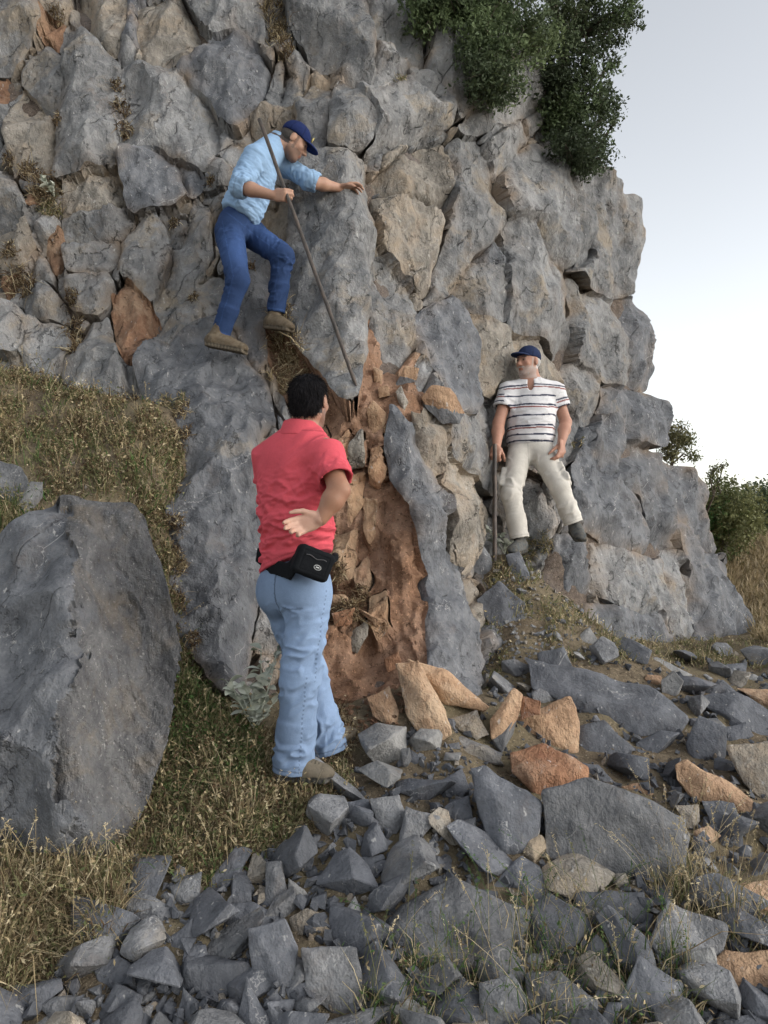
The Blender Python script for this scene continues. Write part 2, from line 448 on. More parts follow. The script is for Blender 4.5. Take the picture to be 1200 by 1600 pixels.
# blocks read off the photograph: outline, material, how far it stands proud (m)
B = [
 ([(0,0),(55,0),(65,45),(50,60),(30,85),(10,100),(-60,110),(-90,40),(-60,-30)],'grey',.12),
 ([(35,110),(70,68),(85,80),(95,105),(95,150),(82,175),(60,160),(35,125)],'grey',.0),
 ([(10,160),(35,132),(60,165),(85,200),(75,255),(50,280),(25,255),(15,215)],'tan',.05),
 ([(105,70),(130,45),(150,75),(180,100),(190,130),(190,190),(180,250),(130,280),(95,280),(95,220),(110,140)],'grey',.16),
 ([(125,-20),(190,-20),(192,40),(178,85),(155,68),(132,40)],'tan',-.02),
 ([(222,15),(270,-20),(300,30),(320,50),(320,70),(275,112),(235,105),(222,60)],'tan',.04),
 ([(275,-40),(400,-40),(408,60),(385,50),(330,50),(300,20)],'grey',.16),
 ([(278,112),(320,75),(365,50),(385,55),(415,105),(400,155),(370,200),(330,165),(300,140)],'dark',.15),
 ([(200,115),(260,110),(310,135),(330,170),(333,225),(320,270),(300,260),(275,245),(240,225),(200,235),(190,200),(195,150)],'grey',.13),
 ([(195,240),(240,230),(275,255),(290,300),(270,320),(210,330),(193,290)],'dark',.09),
 ([(275,250),(310,265),(315,290),(300,305),(285,290)],'dark',.02),
 ([(105,290),(180,275),(190,300),(160,330),(105,340)],'tan',-.02),
 ([(0,260),(20,290),(40,330),(35,360),(-60,365),(-80,300)],'grey',.05),
 ([(0,370),(45,355),(50,390),(30,420),(-70,425),(-80,380)],'tan',.03),
 ([(105,345),(150,320),(200,335),(205,355),(170,370),(130,378),(105,370)],'grey',.04),
 ([(105,385),(130,380),(180,365),(185,400),(160,430),(110,425)],'grey',.05),
 ([(108,428),(160,432),(180,455),(160,500),(120,480),(108,450)],'grey',.07),
 ([(195,365),(240,340),(260,355),(270,390),(255,440),(235,470),(200,440),(192,400)],'grey',.1),
 ([(255,340),(285,345),(280,380),(265,378)],'grey',.0),
 ([(280,390),(310,320),(322,330),(325,400),(300,450),(255,490),(240,480),(258,440),(272,395)],'grey',.04),
 ([(38,455),(60,440),(95,475),(100,495),(60,490),(36,480)],'grey',.05),
 ([(-20,485),(25,482),(34,505),(25,555),(-25,552)],'pale',.1),
 ([(45,500),(95,498),(100,550),(80,610),(45,580)],'grey',.05),
 ([(130,530),(165,490),(180,540),(187,600),(185,640),(150,650),(105,620),(108,580)],'grey',.1),
 ([(175,470),(200,450),(235,475),(245,500),(215,550),(200,560),(180,520)],'rust',-.03),
 ([(330,440),(345,440),(347,470),(320,500),(262,540),(240,530),(258,505),(300,470)],'grey',.06),
 ([(218,580),(235,545),(300,515),(350,505),(385,560),(415,610),(425,670),(402,705),(406,800),(412,910),(392,1000),(378,1090),(335,1095),(300,1015),(268,985),(272,930),(270,872),(283,800),(284,705),(258,660),(228,615)],'dark',.2),
 ([(362,420),(400,390),(420,400),(418,470),(420,560),(400,585),(380,540),(360,500)],'dark',.08),
 ([(450,400),(475,270),(490,235),(520,232),(540,245),(575,250),(588,290),(585,400),(575,500),(570,580),(555,640),(540,645),(500,590),(455,530),(440,480),(445,430)],'grey',.1),
 ([(415,335),(440,345),(448,300),(462,330),(445,380),(420,362)],'tan',-.02),
 ([(445,-40),(552,-40),(578,60),(583,130),(575,150),(555,140),(530,108),(500,100),(460,50)],'grey',.3),
 ([(556,-40),(645,-40),(655,80),(655,100),(635,95),(580,80),(560,20)],'pale',.14),
 ([(470,165),(490,140),(520,145),(515,200),(500,232),(485,205),(470,190)],'grey',.06),
 ([(520,145),(545,150),(580,205),(578,225),(515,228),(513,190)],'grey',.14),
 ([(582,88),(640,95),(636,125),(600,150),(580,150)],'pale',.14),
 ([(558,155),(600,150),(640,108),(670,115),(705,165),(705,190),(650,210),(578,232),(582,200)],'pale',.24),
 ([(680,60),(700,25),(720,30),(735,80),(738,110),(730,150),(735,180),(710,190),(700,150),(672,110)],'pale',.2),
 ([(736,180),(740,140),(755,175),(760,200),(740,210),(720,200)],'pale',.05),
 ([(760,190),(770,155),(800,110),(840,70),(847,110),(842,165),(800,180)],'pale',.1),
 ([(600,280),(640,235),(690,222),(710,235),(705,290),(690,330),(660,310),(612,300)],'tan',.0),
 ([(592,310),(655,315),(690,340),(680,400),(662,458),(630,430),(595,385)],'tan',.04),
 ([(700,232),(735,212),(765,240),(785,290),(790,345),(760,390),(735,400),(712,440),(690,462),(680,440),(695,380),(712,320)],'grey',.08),
 ([(740,402),(770,345),(790,380),(795,415),(760,408)],'dark',.0),
 ([(758,232),(820,190),(826,220),(795,265),(778,280)],'pale',.05),
 ([(785,275),(800,242),(845,225),(875,250),(885,300),(895,380),(893,415),(870,405),(835,350),(800,335),(785,300)],'grey',.2),
 ([(790,345),(830,355),(850,390),(890,430),(893,500),(895,560),(880,565),(840,530),(785,510),(790,430)],'grey',.16),
 ([(720,440),(740,412),(790,420),(792,450),(785,500),(750,495),(720,475)],'grey',.02),
 ([(655,490),(700,475),(720,480),(755,550),(760,600),(740,650),(700,600),(680,560),(655,540)],'dark',.06),
 ([(735,500),(790,515),(800,560),(795,600),(770,640),(760,590)],'tan',.0),
 ([(800,520),(850,540),(880,570),(880,600),(850,605),(800,570)],'tan',.02),
 ([(885,280),(905,275),(915,330),(930,350),(930,400),(905,420),(895,400),(890,330)],'grey',.06),
 ([(910,272),(940,255),(975,280),(975,350),(960,470),(920,450),(900,425),(932,400),(932,345),(918,325)],'grey',.05),
 ([(978,285),(1020,305),(1030,350),(1022,400),(1010,455),(965,465),(977,380)],'grey',.08),
 ([(900,430),(960,475),(975,510),(985,560),(975,600),(940,600),(905,560),(897,480)],'grey',.04),
 ([(965,470),(1005,458),(1030,510),(1040,600),(1005,612),(988,560),(978,505)],'dark',.06),
 ([(905,570),(935,605),(930,660),(900,650),(888,620),(895,580)],'grey',.04),
 ([(940,605),(1030,612),(1060,640),(1055,700),(1000,690),(962,655),(945,640)],'dark',.08),
 ([(933,655),(960,650),(965,690),(960,735),(945,745),(930,700)],'dark',.14),
 ([(1045,715),(1085,732),(1122,752),(1122,800),(1132,850),(1110,862),(1060,812),(1045,760)],'dark',.06),
 ([(1060,815),(1118,860),(1180,930),(1215,1000),(1100,1000),(1080,900),(1068,850)],'dark',.1),
 ([(915,700),(930,742),(960,752),(990,780),(1010,840),(1000,868),(960,850),(935,830),(890,800),(895,720)],'dark',.06),
 ([(868,830),(930,835),(940,900),(930,940),(890,925),(862,880)],'dark',.06),
 ([(940,840),(1000,872),(1050,880),(1040,950),(1000,960),(960,930),(942,900)],'grey',.05),
 ([(968,665),(1000,695),(1038,705),(1045,800),(1055,850),(1020,868),(1010,830),(988,770),(966,740)],'dark',.05),
 ([(1052,862),(1075,900),(1090,980),(1050,1005),(1035,955)],'grey',.02),
 ([(930,945),(1000,965),(1038,955),(1048,1005),(980,1012),(925,990)],'dark',.06),
 ([(690,650),(740,645),(770,720),(775,770),(740,752),(700,720)],'grey',.05),
 ([(688,700),(720,700),(752,760),(755,830),(730,890),(700,880),(685,800)],'tan',.08),
 ([(757,640),(775,605),(792,640),(785,720),(772,715)],'grey',-.05),
 ([(795,605),(890,607),(902,660),(895,720),(840,735),(788,725)],'grey',.0),
 ([(783,735),(838,742),(868,815),(850,862),(800,850),(785,800)],'grey',.02),
 ([(829,765),(848,755),(862,775),(856,798),(838,800)],'grey',.08),
 ([(608,628),(633,654),(667,717),(683,792),(690,850),(710,892),(735,945),(745,1000),(757,1082),(720,1072),(668,1035),(668,960),(667,896),(650,854),(642,792),(606,745),(600,690)],'dark',.05),
 ([(660,668),(688,665),(690,720),(682,745),(668,710)],'tan',-.03),
 ([(572,420),(600,400),(640,425),(652,470),(645,540),(620,560),(590,520),(575,470)],'grey',.0),
 ([(592,385),(612,400),(650,455),(655,475),(640,420)],'tan',-.04),
 ([(537,745),(571,735),(570,790),(545,830),(537,800)],'ochre',.04),
 ([(517,820),(535,835),(560,830),(556,905),(525,915),(512,880)],'ochre',.02),
 ([(545,690),(568,660),(572,730),(540,738)],'tan',.02),
 ([(575,930),(605,915),(612,985),(590,1010),(572,980)],'ochre',.0),
 ([(470,690),(500,650),(520,690),(508,760),(480,780)],'rust',-.02),
 ([(455,820),(500,800),(512,860),(505,930),(465,920)],'tan',-.02),
 ([(575,700),(596,690),(604,745),(590,770),(574,760)],'ochre',.03),
 ([(568,778),(596,775),(600,820),(580,856),(566,840)],'ochre',.05),
 ([(520,700),(545,660),(548,690),(538,740),(520,800),(508,790)],'ochre',.0),
 ([(560,870),(575,860),(582,905),(562,935),(552,910)],'rust',.02),
 ([(520,925),(560,940),(556,1000),(520,1000)],'rust',.0),
 ([(370,865),(400,895),(440,940),(445,1010),(385,1000),(372,930)],'grey',.06),
 ([(400,700),(425,670),(450,720),(450,900),(420,920),(402,880)],'grey',.02),
 ([(445,1010),(480,960),(505,1000),(505,1060),(460,1070)],'dark',.0),
]
RIDGE = {28: ([(556,238),(566,420),(560,640)], .06, .8), 30: ([(440,20),(545,84),(585,118)], 1.1, .10), 35: ([(555,220),(640,194),(710,178)], 1.3, .12),
 44: ([(780,330),(835,338),(895,392)], 1.0, .15), 45: ([(815,345),(830,440),(845,540)], .2, .5), 26: ([(345,500),(392,600),(385,720),(372,860),(350,1090)], .14, .5),
 72: ([(618,640),(672,770),(690,880),(750,1060)], .2, .8), 47: ([(712,478),(740,560),(755,650)], .12, .7), 3: ([(135,45),(150,150),(140,285)], .3, .45),
 8: ([(235,110),(275,190),(300,265)], .2, .4), 7: ([(370,50),(352,110),(368,200)], .35, .5), 52: ([(990,290),(995,380),(985,460)], .3, .3),
 61: ([(930,700),(950,790),(1005,868)], .25, .5), 58: ([(1085,735),(1095,860)], .2, .4), 59: ([(1085,830),(1130,990)], .3, .35)}
SOIL = [(572,492),(590,520),(612,560),(650,575),(660,610),(655,665),(635,655),(606,628),(598,690),(605,748),(642,794),(650,856),(667,898),(668,1036),(650,1080),(560,1120),(470,1110),
        (505,1060),(500,1000),(450,930),(455,880),(480,700),(455,640),(430,600),(415,540),(425,505),(450,530),(500,590),(540,645),(556,640),(570,580)]
S = 3.3
nx_, ny_ = int(1500 / S), int(1450 / S)
ii, jj = np.meshgrid(np.arange(nx_), np.arange(ny_), indexing='ij')
LX = -300 + S * (ii + 0.5 * (jj % 2)) + RNG.uniform(-.26, .26, ii.shape) * S
LY = -300 + S * jj + RNG.uniform(-.26, .26, ii.shape) * S
q2 = np.stack([LX.ravel() / 24, LY.ravel() / 24, 0 * LX.ravel()], 1)
WX = LX + 4.0 * fbm(q2, 2).reshape(LX.shape)
WY = LY + 4.0 * fbm(q2 + 31, 2).reshape(LX.shape)
LAB = np.full(LX.shape, -1, dtype=np.int64)
inside = in_poly(WX, WY, CMASK)
DN = np.full(LX.shape, 1e9); NN = np.full(LX.shape, -1)
for k, (poly, mt, pr) in enumerate(B):
    a = np.array(poly)
    bb = (WX > a[:, 0].min() - 14) & (WX < a[:, 0].max() + 14) & (WY > a[:, 1].min() - 14) & (WY < a[:, 1].max() + 14)
    idx = np.nonzero(bb)
    x, y = WX[idx], WY[idx]
    ins = in_poly(x, y, poly) & (LAB[idx] < 0)
    LAB[idx[0][ins], idx[1][ins]] = k
    d = poly_dist(x, y, poly)
    m = d < DN[idx]
    DN[idx[0][m], idx[1][m]] = d[m]; NN[idx[0][m], idx[1][m]] = k
soilm = in_poly(WX, WY, SOIL) & (LAB < 0)
near = (LAB < 0) & (DN < 9) & ~soilm
LAB[near] = NN[near]
NB = len(B)
SOIL_ID = NB
LAB[soilm] = SOIL_ID
# remaining gaps: smaller fractured stones
BP = [(mt, pr) for _, mt, pr in B] + [('redsoil', -.06)]
seeds = []
for gy in np.arange(-300, 1150, 44):
    for gx in np.arange(-300, 1200, 42):
        out_f = gx < -40 or gy < -40
        if out_f and (RNG.random() < 0.6): continue
        seeds.append((gx + RNG.uniform(-21, 21), gy + RNG.uniform(-22, 22)))
seeds = np.array(seeds)
rest = np.nonzero(inside & (LAB < 0))
bx_, by_ = WX[rest], WY[rest]
best = np.full(len(bx_), 1e18); bi = np.zeros(len(bx_), dtype=np.int64)
for k in range(len(seeds)):
    d = ((bx_ - seeds[k, 0]) * 1.4 + (by_ - seeds[k, 1]) * .25) ** 2 + ((by_ - seeds[k, 1]) * .75) ** 2
    m = d < best
    best[m] = d[m]; bi[m] = k
used = np.unique(bi)
remap = {s: NB + 1 + i for i, s in enumerate(used)}
LAB[rest] = np.array([remap[b] for b in bi])
for s in used:
    x, y = seeds[s]
    r = RNG.random()
    if x < 210 and y < 330: mt = 'tan' if r < .45 else 'rust' if r < .7 else 'grey'
    elif 470 < x < 660 and y > 480: mt = 'rust' if r < .5 else 'ochre' if r < .75 else 'tan'
    elif x < 330 and y > 330: mt = 'tan' if r < .3 else 'grey' if r < .86 else 'rust'
    elif x > 850: mt = 'dark' if r < .55 else 'grey'
    else: mt = 'grey' if r < .66 else 'tan' if r < .9 else 'dark'
    BP.append((mt, RNG.uniform(-.08, .02) if (x > -40 and y > -40) else RNG.uniform(-.05, .15)))
LAB[~inside] = -1
# distance to the edge of the own block (pixels)
ED = np.full(LAB.shape, 60.0)
cur = np.ones(LAB.shape, bool)
er = LAB.copy()
alive = LAB >= 0
for step in range(1, 17):
    a = alive.copy()
    for ax in (0, 1):
        for sft in (1, -1):
            sh = np.roll(er, sft, ax); sa = np.roll(alive, sft, ax)
            a &= (sh == LAB) & sa
    newly = alive & ~a
    ED[newly] = (step - 1) * S
    alive = a
YB = _ct(LX, LY)
def unproj(px, py, Y):
    return np.stack([(px - CX) / FPX * Y, Y, CAMZ - (py - CY) / FPX * Y], -1)
P0 = unproj(LX, LY, YB)
e = 6.0
dxv = unproj(LX + e, LY, _ct(LX + e, LY)) - P0
dyv = unproj(LX, LY + e, _ct(LX, LY + e)) - P0
NRM = np.cross(dxv, dyv)
NRM /= np.linalg.norm(NRM, axis=-1, keepdims=True)
NRM[NRM[..., 1] > 0] *= -1
# near the skyline do not lean out past the sight lines
H = np.zeros(LX.shape)
flat = LAB.ravel(); order = np.argsort(flat, kind='stable')
sf = flat[order]; bounds = np.searchsorted(sf, np.arange(0, len(BP) + 1))
P0f = P0.reshape(-1, 3); Hf = H.ravel(); EDf = ED.ravel()
LXf, LYf, YBf = LX.ravel(), LY.ravel(), YB.ravel()
for k, (mt, pr) in enumerate(BP):
    ix = order[bounds[k]:bounds[k + 1]]
    if len(ix) == 0: continue
    mpp = YBf[ix] / FPX
    x, y = LXf[ix], LYf[ix]
    cx, cy = x.mean(), y.mean()
    u, v = (x - cx) * mpp, (y - cy) * mpp
    size = math.sqrt(len(ix)) * S * mpp.mean()
    rr = np.random.default_rng(1000 + k)
    if k == SOIL_ID:
        q = P0f[ix]
        Hf[ix] = pr + fbm(q * 3, 5) * .09 + np.abs(fbm(q * 9 + 3, 4)) * .035 + shards(q * 4.5, 2) * .06 + shards(q * 13) * .02
        continue
    if cx > 890 and k < NB: pr *= .55
    an = rr.uniform(0, 6.28); g = rr.uniform(.02, .16)
    h = -g * (u * math.cos(an) + v * math.sin(an)) + rr.uniform(0, .02)
    npl = 1 + int(rr.random() * 3) if k < NB else 1 + int(rr.random() * 2)
    for j in range(npl):
        an = an + 6.283 / (npl + .4) + rr.uniform(-.6, .6)
        g = rr.uniform(.3, .8)
        off = rr.uniform(.05, .5) * size
        h = np.minimum(h, -g * (u * math.cos(an) + v * math.sin(an) - off))
    h = np.maximum(h, -.16 * size - .01)
    if k in RIDGE:
        line, sl, sr_ = RIDGE[k]
        bd_ = np.full(len(ix), 1e9); sd = np.zeros(len(ix))
        for (x1, y1), (x2, y2) in zip(line[:-1], line[1:]):
            ex, ey = x2 - x1, y2 - y1
            tt = np.clip(((x - x1) * ex + (y - y1) * ey) / (ex * ex + ey * ey), 0, 1)
            dd = np.hypot(x - x1 - tt * ex, y - y1 - tt * ey)
            m_ = dd < bd_
            bd_ = np.where(m_, dd, bd_)
            sd = np.where(m_, np.sign(ex * (y - y1) - ey * (x - x1)), sd)
        h = -np.where(sd > 0, sl, sr_) * bd_ * mpp + .35 * h
        h = np.maximum(h, -.26)
    wob = 1 + .8 * fbm(P0f[ix] * 7, 2)
    wid = (4.5 + 16 * max(pr, 0)) * wob
    Hf[ix] = pr * .68 + h - .012 * np.clip(1 - EDf[ix] / np.maximum(wid, 2), 0, 1)
q = P0f
rel = LAB.ravel() >= 0
qr = q[rel]
lam = qr @ np.array([[.9, .3, .3], [-.3, .95, 0], [-.28, -.1, .95]])
Hf[rel] += fbm(qr * 2.3, 4) * .032 + shards(qr * np.array([3.4, 3.4, 1.9]), 3) * .075 + shards(lam * np.array([9, 9, 4.2]), 9) * .034 + shards(lam * np.array([23, 23, 10]), 19) * .012 + \
    fbm(lam * np.array([34, 34, 14]), 3) * .0055
_rt = np.clip((LXf[rel] - 860) / 60, 0, 1)
Hf[rel] += _rt * (shards(lam * np.array([6.5, 6.5, 1.3]), 31) * .032 + shards(lam * np.array([15, 15, 3.0]), 33) * .012)
PV = (P0f + NRM.reshape(-1, 3) * Hf[:, None])
# triangles of the lattice
vid = np.arange(nx_ * ny_).reshape(nx_, ny_)
T = []
odd = (jj[:-1, :-1] % 2).astype(bool)
a, b, c, d = vid[:-1, :-1], vid[1:, :-1], vid[1:, 1:], vid[:-1, 1:]
ev = ~odd
T.append(np.stack([a[ev], d[ev], b[ev]], 1)); T.append(np.stack([b[ev], d[ev], c[ev]], 1))
T.append(np.stack([a[odd], d[odd], c[odd]], 1)); T.append(np.stack([a[odd], c[odd], b[odd]], 1))
T = np.concatenate(T)
# backing rock and earth behind the blocks
cliff_me = None
def skirted(V, tris, nrm, depth, name, ed=None):
    us, inv = np.unique(tris, return_inverse=True)
    t = inv.reshape(-1, 3)
    v = V[us]; n = nrm[us]
    e = np.concatenate([t[:, [0, 1]], t[:, [1, 2]], t[:, [2, 0]]])
    key = np.sort(e, 1)
    ks = key[:, 0] * (len(us) + 1) + key[:, 1]
    _, first, cnt = np.unique(ks, return_index=True, return_counts=True)
    be = e[first[cnt == 1]]
    bv = np.unique(be)
    for _ in range(2):
        acc = np.zeros_like(v); cn = np.zeros(len(v))
        np.add.at(acc, be[:, 0], v[be[:, 1]]); np.add.at(acc, be[:, 1], v[be[:, 0]])
        np.add.at(cn, be[:, 0], 1); np.add.at(cn, be[:, 1], 1)
        v[bv] = .45 * v[bv] + .55 * acc[bv] / cn[bv][:, None]
    mp = np.full(len(us), -1); mp[bv] = len(us) + np.arange(len(bv))
    jit = 1 + .3 * np.sin(np.arange(len(bv)) * 1.7)
    back = v[bv] - n[bv] * (depth * jit)[:, None]
    ctr = v.mean(0)
    back += (ctr - back) * 0.10
    qd = np.stack([be[:, 1], be[:, 0], mp[be[:, 0]], mp[be[:, 1]]], 1)
    me = np_mesh(name, np.concatenate([v, back]), [t, qd], True, 38)
    if ed is not None:
        a = me.attributes.new('joint', 'FLOAT', 'POINT')
        a.data.foreach_set('value', np.concatenate([ed[us], np.ones(len(bv))]).astype(np.float32))
    return me
inl = inside.ravel()
# coarse backing sheet
step = 3
gi = np.arange(0, nx_, step); gj = np.arange(0, ny_, step)
sub = vid[np.ix_(gi, gj)]
BV = P0f - NRM.reshape(-1, 3) * .12 + NRM.reshape(-1, 3) * (fbm(P0f * 4, 3) * .05)[:, None]
qa = np.stack([sub[:-1, :-1].ravel(), sub[:-1, 1:].ravel(), sub[1:, 1:].ravel(), sub[1:, :-1].ravel()], 1)
shr = np.roll(inl.reshape(nx_, ny_), 3, 0) & np.roll(inl.reshape(nx_, ny_), -3, 0) & np.roll(inl.reshape(nx_, ny_), 3, 1) & np.roll(inl.reshape(nx_, ny_), -3, 1)
shr = shr.ravel()
qa = qa[shr[qa].all(1)]
tri = np.concatenate([qa[:, [0, 1, 2]], qa[:, [0, 2, 3]]])
bnrm = np.tile(np.array([[-.35, -1.0, 0.0]]), (len(BV), 1))
cliff = link('cliff', skirted(BV, tri, bnrm, 3.2, 'cliff'), M['gap'])
tag(cliff, 'fractured grey limestone cliff with a red earth seam', kind='structure')
tl = LAB.ravel()[T]
same = (tl[:, 0] == tl[:, 1]) & (tl[:, 1] == tl[:, 2]) & (tl[:, 0] >= 0)
# some joints are closed: there the neighbouring faces run into each other
tc = P0f[T].mean(1)
closed = (fbm(tc * 1.9 + 70, 3) > np.where(tc[:, 0] > 1.6, -.22, -.19)) & (tl >= 0).all(1) & ~same
steep = np.ptp(Hf[T], axis=1) > .26
keep = same | (closed & ~steep)
Ts = T[keep]; ls = tl[keep].max(1)
o2 = np.argsort(ls, kind='stable'); Ts = Ts[o2]; ls = ls[o2]
bd = np.searchsorted(ls, np.arange(0, len(BP) + 1))
NRMf = NRM.reshape(-1, 3)
JOINT = np.clip(np.exp(-EDf / 9.0) * np.clip(.6 + 1.8 * fbm(P0f * 3.1 + 12, 3), 0, 1.3), 0, 1)
for k, (mt, pr) in enumerate(BP):
    tr = Ts[bd[k]:bd[k + 1]]
    if len(tr) < 10: continue
    nm = 'earth_seam' if k == SOIL_ID else 'rock_block'
    me = skirted(PV, tr, NRMf, .34 if k < NB else .22, nm, JOINT)
    o = link(nm, me, M[mt], cliff)
    if k == SOIL_ID: o['label'] = 'rust red earth filling the open crack in the cliff'
PVg = PV.reshape(nx_, ny_, 3)
def cliff_pt(px, py):
    j = int(round((py + 300) / S)); i = int(round((px + 300) / S))
    return Vector(PVg[i, j])
# ------------------------------------------------------------------ loose rocks
def hull_mesh(name, pts, edge, amp=0.02, bevel=0.011, seed=0, sharp=27, chips=1.0):
    bm = bmesh.new()
    for p in pts: bm.verts.new(p)
    r = bmesh.ops.convex_hull(bm, input=bm.verts)
    kill = [g for g in r['geom_interior'] if isinstance(g, bmesh.types.BMVert)] + [g for g in r['geom_unused'] if isinstance(g, bmesh.types.BMVert)]
    bmesh.ops.delete(bm, geom=list(set(kill)), context='VERTS')
    co = np.array([v.co for v in bm.verts])
    size = float(np.linalg.norm(co.max(0) - co.min(0)))
    bmesh.ops.dissolve_limit(bm, angle_limit=rad(9), verts=bm.verts, edges=bm.edges)
    if bevel > 0:
        bmesh.ops.bevel(bm, geom=list(bm.edges), offset=size * bevel, offset_type='OFFSET', segments=1, affect='EDGES', clamp_overlap=True)
    bmesh.ops.triangulate(bm, faces=bm.faces)
    for _ in range(7):
        lg = [e_ for e_ in bm.edges if e_.calc_length() > edge]
        if not lg or len(bm.faces) > 9000: break
        bmesh.ops.subdivide_edges(bm, edges=lg, cuts=1, use_grid_fill=False)
        bmesh.ops.triangulate(bm, faces=[f for f in bm.faces if len(f.verts) > 3])
    bm.normal_update()
    V = np.array([v.co for v in bm.verts]); N = np.array([v.normal for v in bm.verts])
    q = V + seed * 3.7
    s = 1.0 / max(size, .02)
    d = amp * size * (fbm(q * 3.2 * s, 3) * 1.0 + shards(q * 5.0 * s, seed) * 1.1 * chips + shards(q * 11.0 * s, seed + 5) * .45 * chips + fbm(q * 24 * s, 2) * .22)
    V = V + N * d[:, None]
    me = bpy.data.meshes.new(name)
    F = [[v.index for v in f.verts] for f in bm.faces]
    bm.free()
    return np_mesh(name, V, np.array(F), True, sharp)

def boulder_from(outline, front=(), lean=.75, thick=.55, Y=None, drop=6, depth_front=.12):
    """points of a solid whose outline follows the photo: outline px, front = [(px,py,pull)] ridge points nearer the camera"""
    a = np.array(outline, float)
    by = a[:, 1].max(); bx = a[a[:, 1].argmax(), 0]
    if Y is None:
        Y = ray_ground([bx], [by - drop])[0]
        if np.isnan(Y): Y = 3
        if 560 < a[:, 0].mean() < 860 and 1020 < a[:, 1].mean() < 1190: Y = min(Y, 3.56 + (1200 - by) / 300)
    w = max(np.ptp(a[:, 0]), np.ptp(a[:, 1])) / FPX * Y
    cx, cy = a.mean(0)
    pts = []
    def depth(py): return Y + lean * (by - py) / FPX * Y
    for x, y in a: pts.append(P(x, y, depth(y)))
    fr = front if len(front) else [(cx + random.uniform(-.15, .15) * np.ptp(a[:, 0]), cy + random.uniform(-.15, .2) * np.ptp(a[:, 1]), depth_front)]
    for x, y, pull in fr: pts.append(P(x, y, depth(y) - pull * w))
    for x, y in a:
        x2, y2 = cx + (x - cx) * .78, cy + (y - cy) * .78
        pts.append(P(x2, y2, depth(y2) + thick * w))
    return pts, w, Y

STONE_N = [0]
def add_stone(name, outline, mat, label, cat, group=None, front=(), lean=.75, thick=.5, Y=None, edge=None, amp=.016, parent=None, **kw):
    STONE_N[0] += 1
    pts, w, Y = boulder_from(outline, front, lean, thick, Y)
    base = sum(pts, Vector()) / len(pts)
    pts = [p - base for p in pts]
    me = hull_mesh(name, pts, edge or max(.016, .007 * Y), amp, seed=STONE_N[0], **kw)
    o = link(name, me, M['l_' + mat])
    o.location = base
    tag(o, label, cat, group)
    return o

# the large boulder at the left
BOUT = [(-120,1000),(-60,880),(0,826),(50,792),(100,776),(165,778),(205,782),(232,818),(255,880),(274,960),(282,1045),(272,1125),(252,1190),(232,1255),(196,1312),(168,1350),(130,1355),(60,1335),(-40,1325),(-120,1265)]
BC = [(100,778,3.66),(0,832,3.5),(-120,1000,3.3),(205,785,3.66),(250,870,3.5),(272,1040,3.36),(245,1180,3.14),(190,1310,2.98),(150,1345,2.9),(60,1320,2.84),(-120,1250,2.9),
 (112,860,3.36),(122,960,3.16),(112,1060,3.0),(100,1160,2.9),(125,1290,2.82),(20,930,3.34),(10,1060,3.12),(20,1180,2.94),(185,950,3.44),(200,1080,3.27),(190,1200,3.08),(150,900,3.36),(160,1120,3.08)]
_bt = TPS([(c[0], c[1]) for c in BC], [c[2] for c in BC], 1e-5)
s_ = 4.2
bi_, bj_ = np.meshgrid(np.arange(int(410 / s_)), np.arange(int(590 / s_)), indexing='ij')
bx = -125 + s_ * (bi_ + .5 * (bj_ % 2)) + RNG.uniform(-.2, .2, bi_.shape) * s_
by = 770 + s_ * bj_ + RNG.uniform(-.2, .2, bi_.shape) * s_
bY = _bt(bx, by)
bp = unproj(bx, by, bY).reshape(-1, 3)
bn = np.tile(np.array([.25, -.85, .45]), (len(bp), 1))
ridge_x = np.interp(by, [780, 860, 960, 1060, 1160, 1230, 1350], [95, 105, 125, 112, 100, 85, 140])
w1 = fbm(bp * 3.1, 4).reshape(bx.shape)
right = (bx + w1 * 46 + 26 * fbm(bp * 13, 3).reshape(bx.shape)) > ridge_x
rf = right.ravel()
dg = bp @ np.array([[.80, .2, .55], [-.2, .97, 0], [-.55, 0, .80]]).T       # laminations run down to the right
hb = np.where(rf, fbm(bp * 2.2, 3) * .04 + shards(dg * np.array([9, 7, 1.8]), 4) * .032 + fbm(dg * np.array([42, 20, 6]), 3) * .010 + shards(dg * np.array([26, 20, 7]), 14) * .006,
              fbm(bp * 2.6, 3) * .05 + shards(bp * 3.0, 6) * .06 + shards(bp * 8, 8) * .016 + fbm(bp * 18, 3) * .006)
bp = bp + bn * (hb * 1.35)[:, None]
bv = np.arange(bx.size).reshape(bx.shape)
od = (bj_[:-1, :-1] % 2).astype(bool)
q0, q1, q2_, q3 = bv[:-1, :-1], bv[1:, :-1], bv[1:, 1:], bv[:-1, 1:]
bt = np.concatenate([np.stack([q0[~od], q3[~od], q1[~od]], 1), np.stack([q1[~od], q3[~od], q2_[~od]], 1), np.stack([q0[od], q3[od], q2_[od]], 1), np.stack([q0[od], q2_[od], q1[od]], 1)])
wo_ = 14 * fbm(bp * 4.0, 3).reshape(bx.shape)
bin_ = in_poly(bx + 6 * w1 + wo_ * .6, by + 6 * w1, BOUT).ravel()
bt = bt[bin_[bt].all(1)]
bme = skirted(bp, bt, np.tile(np.array([.12, -.9, .2]), (len(bp), 1)), .5, 'boulder')
bme.materials.append(M['dark']); bme.materials.append(M['streak'])
mi = np.zeros(len(bme.polygons), dtype=np.int32)
mi[:len(bt)] = (rf[bt].sum(1) >= 2)
bme.polygons.foreach_set('material_index', mi)
o = link('boulder', bme)
tag(o, 'huge slanting grey boulder with tan streaked right side standing in the grass', 'boulder')

